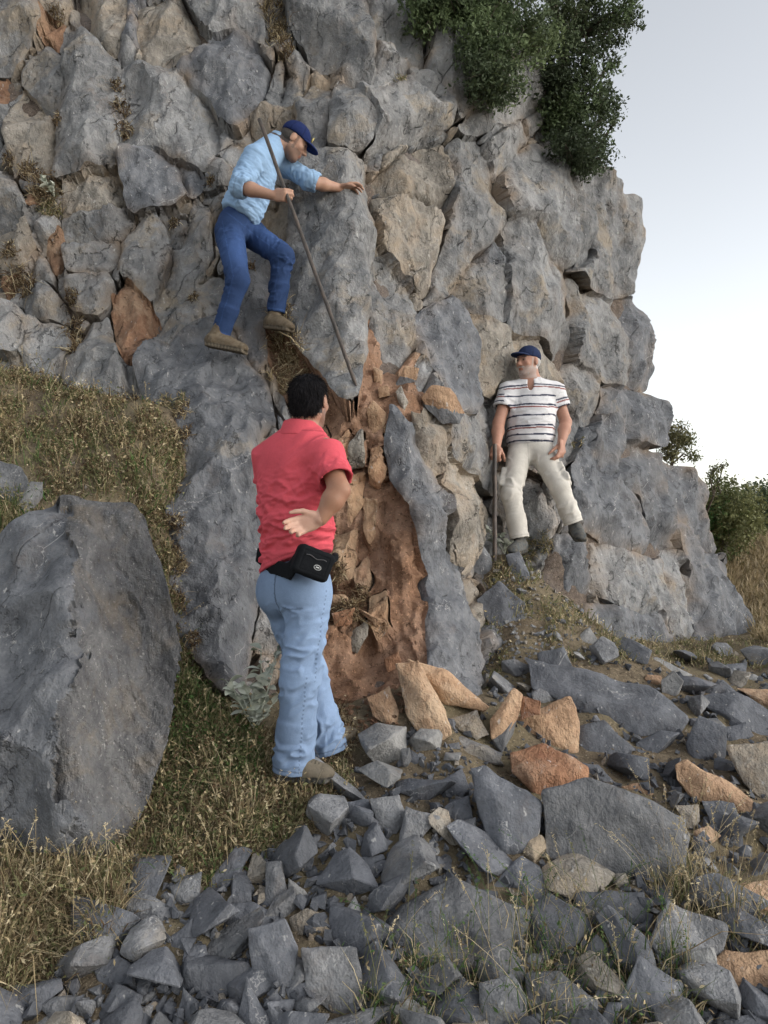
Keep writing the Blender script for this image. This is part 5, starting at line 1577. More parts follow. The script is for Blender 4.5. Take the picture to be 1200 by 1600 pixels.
def folds(V, a, b, amp, freq=14, lo=0, hi=1, seed=0, squash=.35):
    """creases lying across a limb that runs from a to b, between fractions lo and hi of its length"""
    a, b = A3(a), A3(b); ab = b - a; L = np.linalg.norm(ab); d = ab / L
    t = ((V - a) @ d) / L
    rv = V - a - ((V - a) @ d)[:, None] * d
    w = np.clip((t - lo) / .12, 0, 1) * np.clip((hi - t) / .12, 0, 1) * (np.linalg.norm(rv, axis=1) < .19)
    e1 = unit(np.cross(d, (.3, .5, .8))); e2 = np.cross(d, e1)
    al = (V - a) @ d; x = rv @ e1; y = rv @ e2
    wp = fbm(V * 5 + seed, 2) * .6
    n1 = fbm(np.stack([x * freq * .75 + al * freq * .35, y * freq * .75 - al * freq * .25, al * freq * .8 + wp], 1) + seed * 9.1, 2)
    msk = np.clip(.55 + 1.6 * fbm(V * 4.5 + seed * 3, 2), .08, 1) * (.35 + .65 * np.clip(2.2 * np.abs(t - .42) , 0, 1))
    return 1.9 * amp * w * msk * (.75 - np.minimum(np.abs(n1) * 4.2, 1.2))

def seam_line(V, a, b, side, wid=.0035):
    """1 along a line on the limb surface on the given side"""
    a, b = A3(a), A3(b); d = unit(b - a); t = (V - a) @ d
    rv = V - a - t[:, None] * d
    s = unit(A3(side) - (A3(side) @ d) * d); o = np.cross(d, s)
    return (np.abs(rv @ o) < wid) & (rv @ s > 0) & (t > -.02) & (t < np.linalg.norm(b - a) + .02)

def shoe(name, heel, toe, up, ankle, parent, base, ups, sole, vox=.005, w=.043):
    heel, toe = A3(heel), A3(toe); f = unit(toe - heel); u = unit(A3(up) - (A3(up) @ f) * f); sd = np.cross(f, u)
    L = np.linalg.norm(toe - heel)
    R = np.stack([sd, f, u], 1)
    s = Sdf()
    s.cone(heel + f * .045 + u * .045, heel + f * (L - .05) + u * .034, .043, .036, .03)
    s.ell(heel + f * (L * .72) + u * .034, (.047, .085, .029), R, .03)
    s.ell(heel + f * (L * .45) + u * .055, (.038, .085, .045), R, .03)
    s.cone(heel + f * .055 + u * .05, A3(ankle), .046, .042, .03)
    s.box(heel + f * (L * .5) + u * .012, (w * .72, L * .5 - .03, .006), R, .014, .006)     # sole slab
    s.box(heel + f * (L * .5) - u * .05, (.12, .3, .05), R, .001, .003, -1)
    def col(V):
        h = (V - heel) @ u
        t = (V - heel) @ f
        C = np.tile(A3(ups), (len(V), 1))
        C[h < .021] = sole
        C[(np.abs(h - .024) < .004)] = A3(sole) * .5
        C[(t < L * .22) & (h > .03) & (h < .07)] = A3(ups) * .6
        C[(t > L * .84) & (h > .026)] = A3(ups) * .7
        lace = (t > L * .42) & (t < L * .8) & (h > .05) & (np.sin(t * 420) > .55) & (np.abs((V - heel) @ sd) < .022)
        C[lace] = A3(ups) * .3
        C[(h > .085)] = A3(ups) * .75
        return C
    def dsp(V):
        h = (V - heel) @ u; t = (V - heel) @ f
        return np.where(h < .02, .0025 * np.sign(np.sin(t * 260)), .003 * fbm(V * 26, 3))
    return sculpt(name, s, vox, M['shoe'], parent, dsp, col, base, 1)

def child_fix(o, parent, base):
    o.parent = parent
    return o

def bar(name, a, b, r, label):
    a, b = Vector(a), Vector(b)
    d = (b - a); n = 14
    path = [a + d * (i / n) + Vector((math.sin(i * 1.3), math.cos(i * .9), 0)) * .0015 for i in range(n + 1)]
    path.append(b + d.normalized() * .05)
    V, F = tube(path, r, r, 12)
    tip = V[-12:]; c = tip.mean(0); V[-12:] = c + (tip - c) * np.array([.35, .8, .6])
    cap0 = np.arange(12)[::-1][None]; cap1 = (len(V) - 12 + np.arange(12))[None]
    V = V - np.array(a)
    o = link(name, np_mesh(name, V, [F, cap0, cap1], True, 40), M['steel'])
    o.location = a
    tag(o, label, 'iron bar')
    return o

def torso(s, pel, chest, R, rp, rb, rc, k=.09):
    """pelvis, belly and chest masses; R columns: side, front, up"""
    pel, chest = A3(pel), A3(chest)
    s.ell(pel, rp, R, k)
    s.ell(pel * .5 + chest * .5 + R[:, 1] * .012, rb, R, k)
    s.ell(chest, rc, R, k)

def cap(parent, base, c, R, colr, sc=1.0, vox=.005, visor_len=.075, tilt=0):
    g = lambda v: A3(c) + R @ (A3(v) * sc)
    s = Sdf()
    s.ell(g((0, -.010, .048)), A3((.088, .106, .090)) * sc, R, .02)
    s.box(g((0, -.02, -.075)), A3((.2, .25, .105)) * sc, R, .001, .008, -1)
    crown = lambda V: np.tile(A3(colr), (len(V), 1))
    def cc(V):
        l = (V - A3(c)) @ R
        C = np.tile(A3(colr), (len(V), 1))
        an = np.arctan2(l[:, 0], l[:, 1] + .01)
        C[np.abs(((an / (math.pi / 3)) % 1) - .5) > .47] *= .55
        return C
    o = sculpt('cap', s, vox, M['cloth'], parent, lambda V: .0025 * fbm(V * 30, 2), cc, base)
    v = Sdf()
    v.ell(g((0, .085, .030)), A3((.074, .095, .026)) * sc, R, .01)
    v.ell(g((0, .080, .018)), A3((.078, .105, .026)) * sc, R, .004, -1)
    v.box(g((0, -.06, .03)), A3((.2, .118, .2)) * sc, R, .001, .003, -1)
    vz = sculpt('visor', v, .0035, M['cloth'], o, None, crown, base, 1)
    b = Sdf(); b.ell(g((0, -.01, .137)), A3((.009, .009, .005)) * sc, R)
    sculpt('button', b, .003, M['cloth'], o, None, crown, base, 1)
    return o, g

SKIN_T = (.40, .235, .165)
def face_cols(V, c, R, skin, sc=1.0, beard=None, beard_lo=0.0, brow=(.03, .02, .015), hairc=None, grey_top=None):
    l = ((V - A3(c)) @ R) / sc
    C = np.tile(A3(skin), (len(V), 1)).astype(float)
    x, y, z = np.abs(l[:, 0]), l[:, 1], l[:, 2]
    inhead = (np.abs(l) < .16).all(1)
    nz = fbm(V * 90, 2)
    if beard is not None:
        bm_ = inhead & (z < -.042 + .015 * nz) & (z > -.135) & (y > -.02) & ~((z > -.052) & (x < .016) & (y > .085) & (z > -.046)) & ~((x < .05) & (z > -.038) & (y > .07) & (x > .028))
        lipm = (np.abs(z + .063) < .011) & (x < .022) & (y > .075)
        C[bm_ & ~lipm] = C[bm_ & ~lipm] * (1 - beard[1]) + A3(beard[0]) * beard[1]
        C[lipm & inhead] = A3(skin) * (.80, .62, .6)
        sb = inhead & (x > .058) & (x < .074) & (y > .012) & (y < .03) & (z < .03) & (z > -.06)
        C[sb] = C[sb] * .45 + A3(beard[0]) * .55
    else:
        lipm = inhead & (np.abs(z + .062) < .011) & (x < .022) & (y > .075); C[lipm] = A3(skin) * (.80, .62, .6)
    eb = inhead & (np.abs(z - .033 + .1 * np.maximum(x - .035, 0)) < .006) & (x > .012) & (x < .050) & (y > .055); C[eb] = brow
    ey = inhead & (np.abs(z - .010) < .006) & (x > .019) & (x < .044) & (y > .06); C[ey] = (.16, .12, .10)
    iri = inhead & (np.abs(z - .010) < .006) & (np.abs(x - .031) < .006) & (y > .06); C[iri] = (.02, .012, .01)
    if hairc is not None:
        hm = inhead & ((z > .035 - .55 * np.maximum(-y, -.02)) & (y < .05)) | (inhead & (y < -.015) & (z > -.055)); 
        C[hm & (x < .0795)] = hairc
    return C
# ---- man in the red shirt (seen from behind)
def man_red():
    f = unit((.60, .80, 0)); sd = unit(np.cross(f, (0, 0, 1))); up = A3((0, 0, 1)); R = np.stack([sd, f, up], 1)
    pel = A3(P(463, 905, 3.42)); chest = A3(P(459, 745, 3.41))
    shL, shR = A3(P(420, 706, 3.52)), A3(P(510, 706, 3.30))
    elR, wrR = A3(P(530, 766, 3.18)), A3(P(501, 811, 3.15))
    elL, wrL = A3(P(425, 790, 3.66)), A3(P(480, 800, 3.72))
    hipR, knR, anR = A3(P(484, 925, 3.36)), A3(P(470, 1055, 3.31)), A3(P(459, 1192, 3.30))
    hipL, knL, anL = A3(P(441, 925, 3.50)), A3(P(483, 1050, 3.53)), A3(P(511, 1162, 3.53))
    hc = A3(P(484, 628, 3.42)); HR = head_frame((.36, .93, .02), (0, 0, 1))
    neck = A3(P(473, 672, 3.42))
    base = A3((pel[0], pel[1], float(gz(pel[0], pel[1]))))
    b = Sdf()
    g = head(b, hc, HR, .99)
    b.cone(g((0, -.022, -.055)), neck, .058, .066, .03)
    torso(b, pel, chest, R, (.15, .10, .12), (.14, .10, .16), (.16, .10, .17))
    b.cone(neck - up * .03, shL, .06, .05, .05); b.cone(neck - up * .03, shR, .06, .05, .05)
    for a, m, c in ((shR, elR, wrR), (shL, elL, wrL)):
        b.cone(a, m, .050, .044, .03); b.cone(m, m * .65 + c * .35, .044, .046, .02); b.cone(m * .65 + c * .35, c, .045, .029, .02)
    for a, m, c in ((hipR, knR, anR), (hipL, knL, anL)):
        b.cone(a, m, .07, .05, .03); b.cone(m, c, .05, .036, .03)
    hd = unit(A3(P(450, 826, 3.13)) - wrR)
    hand(b, wrR + hd * .005, hd, (.12, -.95, -.10), -unit(np.cross((.1, -1, 0), hd)), (.40, .48, .56, .64), .05, (.38, .1), .97, .0114)
    hand(b, wrL, (1, 0, 0), (0, -1, 0), (0, 0, 1), (.5, .5, .5, .5), .05)
    dark = A3((.31, .165, .105)); palm = A3((.50, .31, .235))
    def col(V):
        C = face_cols(V, hc, HR, (.36, .20, .14), .99, ((.05, .04, .035), .5), hairc=(.012, .011, .012))
        arm = (V[:, 2] < shR[2]) & (V[:, 0] > wrR[0] - .02) & (V[:, 1] < 3.4)
        C[arm] = dark
        hp = (np.linalg.norm(V - (wrR + hd * .08), axis=1) < .125) & (V[:, 1] < 3.3) & (((V - wrR) @ hd) > .0)
        C[hp] = palm
        return C
    me = sculpt('person', b, .005, M['skin'], None, None, col, base)
    tag(me, 'man in red polo shirt and light jeans seen from behind, hand on his back', 'person')
    # hair
    h = Sdf()
    h.ell(g((0, -.014, .032)), (.081, .100, .088), HR, .02)
    h.ell(g((0, -.050, -.030)), (.064, .050, .066), HR, .03)
    h.box(g((0, .135, -.03)), (.12, .09, .085), HR, .01, .02, -1)
    for s_ in (-1, 1):
        h.ell(g((s_ * .088, .004, -.028)), (.026, .034, .046), HR, .012, -1)
    h.box(g((0, 0, -.162)), (.2, .2, .075), HR, .005, .03, -1)
    ho = sculpt('hair', h, .005, M['hair'], me, lambda V: .006 * fbm(V * np.array([70, 70, 30]), 3), lambda V: np.tile((.010, .010, .012), (len(V), 1)), base)
    strands(me, ho, base, 5200, .022, .0016, (.014, .013, .014), 3)
    # shirt
    s = Sdf()
    torso(s, pel + up * .02, chest, R, (.182, .142, .15), (.184, .146, .19), (.188, .128, .205), .10)
    s.cone(neck - up * .055, shL + A3((0, 0, -.012)), .075, .062, .07); s.cone(neck - up * .055, shR + A3((0, 0, -.012)), .075, .062, .07)
    sl = shR * .26 + elR * .74; s.frus(shR, sl, .066, .076, .06)
    sl2 = shL * .45 + elL * .55; s.frus(shL, sl2, .070, .078, .05)
    s.cone(neck - up * .03, neck + up * .012 - f * .004, .080, .070, .03)
    s.cone(neck + up * .03, neck + up * .10, .06, .06, .006, -1)
    s.cone(sl * .92 + shR * .08, sl + (elR - shR) * .25, .064, .066, .006, -1)
    hemn = unit(up + sd * -.36)      # hem rides up on the right over the bag
    hc0 = A3(P(455, 880, 3.4))
    HB = np.stack([unit(np.cross(f, hemn)), f, hemn], 1)
    s.box(hc0 - hemn * .20, (.4, .4, .20), HB, .001, .004, -1)
    red = A3((.57, .085, .11))
    def scol(V):
        C = red * (1 + .16 * fbm(V * 3.5, 3)[:, None])
        tt = ((V - shR) @ unit(elR - shR)) / np.linalg.norm(sl - shR)
        cuff = (tt > .86) & (np.linalg.norm(V - sl, axis=1) < .11)
        C[cuff] *= .86
        C[np.abs((V - hc0) @ hemn - .02) < .0025] *= .8
        z = (V - neck) @ up
        C[(np.abs(z + .012) < .003) & (np.linalg.norm(V - neck, axis=1) < .12)] *= .7
        return C
    def sdisp(V):
        q = (V - chest) @ R
        n1 = fbm(np.stack([q[:, 0] * 5 + q[:, 2] * 9, q[:, 1] * 4, q[:, 2] * 13 - q[:, 0] * 6], 1), 3)
        wz = np.clip((.06 - q[:, 2]) / .2, 0, 1)
        d = .019 * wz * (.6 - np.minimum(3.2 * np.abs(n1), 1))
        n2 = fbm(np.stack([q[:, 0] * 10 - q[:, 2] * 10, q[:, 1] * 4, q[:, 2] * 5], 1) + 7, 2)
        d += .012 * (.6 - np.minimum(3.0 * np.abs(n2), 1)) * np.clip(1 - np.abs(q[:, 0] - .12) / .12, 0, 1)
        d = d * np.clip(((V - hc0) @ hemn) / .06, .12, 1)
        return d + folds(V, shR, sl, .005, 22, .3, .95, 3)
    sh = sculpt('shirt', s, .005, M['cloth'], me, sdisp, scol, base)
    col_ = Sdf()      # collar
    col_.frus(neck - up * .035 - f * .012, neck + up * .034 - f * .006, .100, .080, .012)
    col_.frus(neck - up * .06, neck + up * .07, .082, .070, .004, -1)
    sculpt('collar', col_, .004, M['cloth'], sh, None, lambda V: np.tile(red * .95, (len(V), 1)), base)
    # jeans
    j = Sdf()
    j.ell(pel - up * .01, (.168, .132, .14), R, .06)
    j.ell(pel - f * .05 - sd * .075 - up * .06, (.095, .085, .105), R, .05); j.ell(pel - f * .05 + sd * .08 - up * .06, (.095, .085, .105), R, .05)
    for a, m, c, rk in ((hipR, knR, anR, .083), (hipL, knL, anL, .079)):
        d_ = unit(c - m); e_ = c + d_ * .035
        j.cone(a - up * .02, m, .097, rk, .04); j.cone(m, m * .4 + e_ * .6, rk, .079, .03); j.frus(m * .5 + e_ * .5, e_, .079, .090, .03)
        j.cone(e_ - d_ * .03, e_ + d_ * .08, .077, .086, .004, -1)
    j.box(pel + up * .22, (.4, .4, .10), R, .001, .004, -1)
    blue = A3((.185, .258, .385))
    def jcol(V):
        n = fbm(V * 3.0, 3); C = blue * (1 + .25 * n[:, None])
        q = (V - pel) @ R
        fade = np.clip(1 - np.abs((V - (hipR * .4 + knR * .6)) @ up) / .3, 0, 1)
        C = C * (1 + .22 * fade[:, None])
        sm = seam_line(V, hipR + sd * .0, knR, (.75, -.66, 0)) | seam_line(V, knR, anR, (.35, -.9, 0))
        dash = np.sin(V[:, 2] * 330) > -.1
        C[sm & dash] *= .62
        C[sm & ~dash] *= 1.12
        for e_, d_ in ((anR + unit(anR - knR) * .035, unit(anR - knR)), (anL + unit(anL - knL) * .035, unit(anL - knL))):
            t = (e_ - V) @ d_
            C[(np.abs(t - .022) < .003) & (np.linalg.norm(V - e_, axis=1) < .13)] *= .6
        ps = (np.abs(q[:, 2] + .115 - .12 * np.abs(q[:, 0] - .085)) < .004) & (np.abs(q[:, 0] - .085) < .06) & (q[:, 1] < 0)
        C[ps] *= .55
        C[(np.abs(q[:, 0]) < .004) & (q[:, 1] < 0) & (q[:, 2] > -.2)] *= .5
        return np.clip(C, 0, 1)
    def jdisp(V):
        d = folds(V, hipR, knR, .009, 13, .15, 1.0, 1) + folds(V, knR, anR, .010, 12, .0, 1.05, 2) + folds(V, hipL, knL, .008, 13, .2, 1.0, 4) + folds(V, knL, anL, .010, 12, .0, 1.05, 5)
        return d
    sculpt('jeans', j, .005, M['cloth'], me, jdisp, jcol, base)
    shoe('shoe', A3(P(428, 1216, 3.31)) , A3(P(520, 1221, 3.24)), (0, 0, 1), anR + A3((.0, 0, .0)), me, base, (.16, .135, .10), (.045, .048, .048))
    shoe('shoe', A3(P(497, 1186, 3.52)), A3(P(553, 1152, 3.66)), (-.1, 0, 1), anL, me, base, (.16, .135, .10), (.045, .048, .048))
    # waist bag
    bc = A3(P(488, 880, 3.19)); bf = unit((.28, -.92, .05)); br = unit(np.cross(bf, (0.25, 0, 1))); br = -br if br[0] < 0 else br
    br = unit(br + A3((0, 0, -.16))); bu = np.cross(br, bf); bu = bu if bu[2] > 0 else -bu
    BR = np.stack([br, bf, bu], 1)
    w = Sdf()
    w.box(bc, (.058, .022, .040), BR, .022, .01)
    e2 = bpy.data.objects.new('waist_bag', None); COL.objects.link(e2); e2.location = bc
    tag(e2, 'black waist bag with an oval badge worn over the light jeans', 'bag')
    blk = lambda V: np.tile((.012, .013, .016), (len(V), 1))
    def bd(V):
        l = (V - bc) @ BR
        r_ = np.maximum(np.abs(l[:, 0]) / .064, np.abs(l[:, 2]) / .046)
        return -.003 * np.exp(-((r_ - .86) / .035) ** 2) * (l[:, 1] > 0) + .002 * fbm(V * 30, 2)
    sculpt('pouch', w, .004, M['bagcloth'], e2, bd, blk, bc)
    strp = Sdf()
    path = [bc - br * .06, A3(P(452, 893, 3.245)), A3(P(425, 884, 3.34)), A3(P(404, 868, 3.44))]
    for a, c in zip(path[:-1], path[1:]): strp.box((a + c) / 2, (np.linalg.norm(c - a) / 2 + .01, .003, .030), np.stack([unit(c - a), unit(np.cross((0, 0, 1), unit(c - a))), unit(np.cross(unit(c - a), np.cross((0, 0, 1), unit(c - a))))], 1), .004, .01)
    path2 = [bc + br * .06, A3(P(522, 872, 3.30)), A3(P(524, 868, 3.42))]
    for a, c in zip(path2[:-1], path2[1:]): strp.cone(a, c, .018, .015, .01)
    sculpt('strap', strp, .005, M['bagcloth'], e2, None, blk, bc)
    zp = [bc + bf * .046 + br * (-.045 + .09 * i / 9) + bu * (.022 + .004 * math.sin(i)) for i in range(10)]
    V, F = tube(zp, .0022, .0022, 6); o = link('zip', np_mesh('zip', V - bc, F), M['plainmetal'], e2)
    # oval badge: ring and a small bar
    ring = [bc + bf * .0452 + br * (.018 + .0150 * math.cos(a)) + bu * (-.012 + .0095 * math.sin(a)) for a in np.linspace(0, 2 * math.pi, 25)]
    V, F = tube(ring, .0013, .0013, 5)
    bd_ = link('badge', np_mesh('badge', V - bc, F), M['badge'], e2)
    V, F = tube([bc + bf * .0452 + br * .010 + bu * -.012, bc + bf * .0452 + br * .026 + bu * -.012], .0028, .0028, 5)
    link('badge_mark', np_mesh('badge_mark', V - bc, F), M['badge'], bd_)
t_ = NT('bag_fabric'); M['bagcloth'] = t_.done((.008, .009, .011), .9, t_.bump(t_.noise(t_.pos(), 300, 2), .4, .002), .12)
t_ = NT('zip_metal'); M['plainmetal'] = t_.done((.05, .05, .055), .5, None, .5)
t_ = NT('badge_paint'); M['badge'] = t_.done((.55, .56, .56), .5)
man_red()

# ---- man in the pale blue shirt up on the cliff
def man_blue():
    up = unit((.46, .03, .88)); f0 = A3((.90, .42, 0))
    sd = unit(np.cross(f0, up)); f = np.cross(up, sd); R = np.stack([sd, f, up], 1)
    Z = A3((0, 0, 1))
    pel = A3(P(370, 347, 5.30)); chest = A3(P(402, 262, 5.30))
    neck = A3(P(434, 222, 5.30)); hc = A3(P(459, 222, 5.30)); HR = head_frame((.80, .18, -.52), (.35, 0, .9))
    shR, elR, wrR = A3(P(398, 247, 5.13)), A3(P(374, 291, 5.00)), A3(P(428, 306, 4.95))
    shL, elL, wrL = A3(P(443, 258, 5.44)), A3(P(490, 285, 5.38)), A3(P(531, 294, cliff_pt(540, 296).y - .055))
    hipR, knR, anR = A3(P(358, 362, 5.20)), A3(P(372, 438, 5.08)), A3(P(346, 520, 5.12))
    hipL, knL, anL = A3(P(388, 362, 5.38)), A3(P(442, 400, 5.22)), A3(P(432, 484, 5.26))
    base = A3((pel[0], pel[1], anR[2] - .1))
    b = Sdf()
    g = head(b, hc, HR, 1.0)
    b.cone(g((0, -.03, -.05)), neck, .056, .064, .03)
    torso(b, pel, chest, R, (.14, .10, .12), (.13, .10, .15), (.15, .10, .16))
    b.cone(neck - up * .03, shL, .06, .05, .05); b.cone(neck - up * .03, shR, .06, .05, .05)
    for a, m, c in ((shR, elR, wrR), (shL, elL, wrL)):
        b.cone(a, m, .048, .043, .03); b.cone(m, m * .65 + c * .35, .043, .045, .02); b.cone(m * .65 + c * .35, c, .044, .029, .02)
    for a, m, c in ((hipR, knR, anR), (hipL, knL, anL)):
        b.cone(a, m, .07, .05, .03); b.cone(m, c, .05, .036, .03)
    grip = A3(P(443, 310, 4.93))
    btop = A3(P(405, 186, 4.98)); tip = A3(P(553, 592, 4.75))
    ax = unit(tip - btop)
    t0 = (grip - btop) @ ax; gp = btop + ax * t0
    hd = unit(gp - wrR + A3((.0, -.012, 0)))
    thv = unit(-ax - (-ax @ hd) * hd)
    hand(b, wrR + hd * .0, hd, unit(np.cross(hd, thv)) * (1 if np.cross(hd, thv)[1] > 0 else -1), thv, (.95, .98, 1.0, 1.02), .0, (.25, .9), 1.05, .0105)
    hL = unit(A3(P(560, 287, wrL[1] + .03)) - wrL)
    hand(b, wrL, hL, (.15, .1, -1), (0, -.9, .1), (.30, .34, .36, .4), .12, (.5, .35), 1.05, .0105)
    sk = (.42, .25, .175)
    def col(V):
        return face_cols(V, hc, HR, sk, 1.0, ((.06, .05, .045), .55), hairc=(.05, .045, .042))
    me = sculpt('person', b, .006, M['skin'], None, None, col, base)
    tag(me, 'man in pale blue shirt, jeans and navy cap climbing with an iron bar', 'person')
    h = Sdf(); h.ell(g((0, -.03, .005)), (.080, .078, .062), HR, .02)
    for s_ in (-1, 1): h.ell(g((s_ * .09, -.004, -.02)), (.02, .03, .045), HR, .01, -1)
    h.box(g((0, .12, 0)), (.12, .115, .12), HR, .005, .01, -1)
    sculpt('hair', h, .005, M['hair'], me, lambda V: .003 * fbm(V * 60, 2), lambda V: np.tile((.06, .055, .052), (len(V), 1)), base)
    cp, cg = cap(me, base, hc, HR, (.012, .022, .085))
    em = Sdf(); em.ell(cg((0, .098, .088)), (.016, .006, .020), HR, .005)
    sculpt('emblem', em, .0035, M['cloth'], cp, None, lambda V: np.tile((.50, .42, .16), (len(V), 1)), base, 1)
    # shirt
    s = Sdf()
    torso(s, pel + up * .07, chest, R, (.165, .130, .12), (.165, .128, .17), (.176, .122, .185), .10)
    s.cone(neck - up * .05, shL, .07, .066, .07); s.cone(neck - up * .05, shR, .07, .066, .07)
    eR = elR + (wrR - elR) * .12; eL = elL + (wrL - elL) * .06
    s.cone(shR, elR, .070, .060, .05); s.frus(elR - unit(wrR - elR) * .02, eR + unit(wrR - elR) * .02, .062, .062, .03)
    s.cone(shL, elL * .9 + shL * .1, .068, .062, .05); s.frus(elL * .8 + shL * .2, eL + unit(wrL - elL) * .02, .062, .064, .03)
    s.cone(neck - up * .02, neck + up * .02, .076, .066, .02)
    s.cone(neck + up * .035, neck + up * .1, .055, .058, .006, -1)
    s.cone(eR, eR + unit(wrR - elR) * .08, .050, .056, .004, -1); s.cone(eL, eL + unit(wrL - elL) * .08, .050, .056, .004, -1)
    hn = unit(up + f * .10); h0 = pel + up * .035
    s.box(h0 - hn * .2, (.4, .4, .2), np.stack([unit(np.cross(f, hn)), f, hn], 1), .001, .004, -1)
    sky_ = A3((.255, .385, .56))
    def scol(V):
        q = (V - chest) @ R
        C = sky_ * (1 + .12 * fbm(V * 5, 2)[:, None])
        C[(np.abs(q[:, 0]) < .003) & (q[:, 1] > 0)] *= .75
        for e_, a in ((eR, elR), (eL, elL)):
            t = (V - e_) @ unit(e_ - a)
            C[(np.abs(t + .035) < .004) & (np.linalg.norm(V - e_, axis=1) < .085)] *= .72
        return C
    def sdisp(V):
        q = (V - chest) @ R
        n1 = fbm(np.stack([q[:, 0] * 6 + q[:, 2] * 6, q[:, 1] * 6, q[:, 2] * 13], 1), 3)
        d = .012 * (1 - 2.4 * np.abs(n1)) * np.clip((.14 - q[:, 2]) / .2, .2, 1)
        return d + folds(V, shR, elR, .008, 18, .2, 1.1, 3) + folds(V, shL, elL, .008, 18, .2, 1.1, 8)
    sh = sculpt('shirt', s, .006, M['cloth'], me, sdisp, scol, base)
    cl_ = Sdf(); cl_.frus(neck - up * .03 + f * .01, neck + up * .036, .086, .068, .01); cl_.frus(neck - up * .06, neck + up * .07, .066, .058, .004, -1)
    sculpt('collar', cl_, .0045, M['cloth'], sh, None, lambda V: np.tile(sky_ * 1.05, (len(V), 1)), base)
    # jeans
    j = Sdf()
    Rj = np.stack([sd, unit(f + Z * .0), Z], 1)
    j.ell(pel, (.150, .112, .13), R, .06); j.ell(pel - f * .03 - Z * .05, (.145, .095, .11), R, .06)
    for a, m, c in ((hipR, knR, anR), (hipL, knL, anL)):
        d_ = unit(c - m); e_ = c + d_ * .02
        j.cone(a, m, .098, .074, .05); j.cone(m, m * .45 + e_ * .55, .073, .062, .03); j.frus(m * .5 + e_ * .5, e_, .064, .060, .03)
        j.cone(e_ - d_ * .02, e_ + d_ * .08, .05, .056, .004, -1)
    j.box(pel + up * .20, (.4, .4, .11), R, .001, .004, -1)
    den = A3((.024, .047, .118))
    def jcol(V):
        C = den * (1 + .3 * fbm(V * 4, 3)[:, None])
        fd = np.clip(1 - np.linalg.norm(V - (hipR * .55 + knR * .45) - A3((.03, -.06, 0)), axis=1) / .2, 0, 1)
        fd2 = np.clip(1 - np.linalg.norm(V - (hipL * .4 + knL * .6) - A3((.0, -.08, .05)), axis=1) / .18, 0, 1)
        C = C * (1 + 1.1 * np.maximum(fd, fd2)[:, None])
        sm = seam_line(V, hipR, knR, (-.2, -1, 0)) | seam_line(V, knR, anR, (-.2, -1, 0)) | seam_line(V, hipL, knL, (-.2, -1, 0)) | seam_line(V, knL, anL, (-.2, -1, 0))
        C[sm] *= 1.3
        for c, m in ((anR, knR), (anL, knL)):
            d_ = unit(c - m); t = (c + d_ * .02 - V) @ d_
            C[(np.abs(t - .018) < .004) & (np.linalg.norm(V - c, axis=1) < .09)] *= 1.6
        q = (V - pel) @ R
        C[(np.abs(q[:, 2] - .03 - .5 * q[:, 1]) < .004) & (q[:, 0] > .05) & (q[:, 1] > -.03)] *= 1.6
        return np.clip(C, 0, 1)
    sculpt('jeans', j, .006, M['cloth'], me, lambda V: folds(V, hipR, knR, .009, 17, .0, 1.05, 1) + folds(V, knR, anR, .009, 19, -.05, 1.05, 2) + folds(V, hipL, knL, .009, 17, .0, 1.05, 4) + folds(V, knL, anL, .009, 19, -.05, 1.05, 5), jcol, base)
    bl = Sdf(); bl.frus(pel + up * .055, pel + up * .092, .165, .165, .01); bl.frus(pel, pel + up * .15, .150, .150, .004, -1)
    bt_ = Sdf(); bt_.ell(pel + up * .075, (.162, .128, .030), R, .01); 
    sculpt('belt', bt_, .006, M['bagcloth'], me, None, lambda V: np.tile((.02, .016, .014), (len(V), 1)), base)
    shoe('shoe', A3(P(319, 541, 5.11)), A3(P(386, 554, 5.03)), (.12, 0, 1), anR + A3((-.005, -.02, .03)), me, base, (.13, .098, .064), (.12, .10, .075), .006)
    shoe('shoe', A3(P(414, 514, 5.28)), A3(P(456, 519, 5.12)), (.0, 0, 1), anL, me, base, (.13, .098, .064), (.12, .10, .075), .006)
    bar('iron_bar', btop, tip, .0125, 'long thin iron bar held slanting by the man in pale blue')
man_blue()

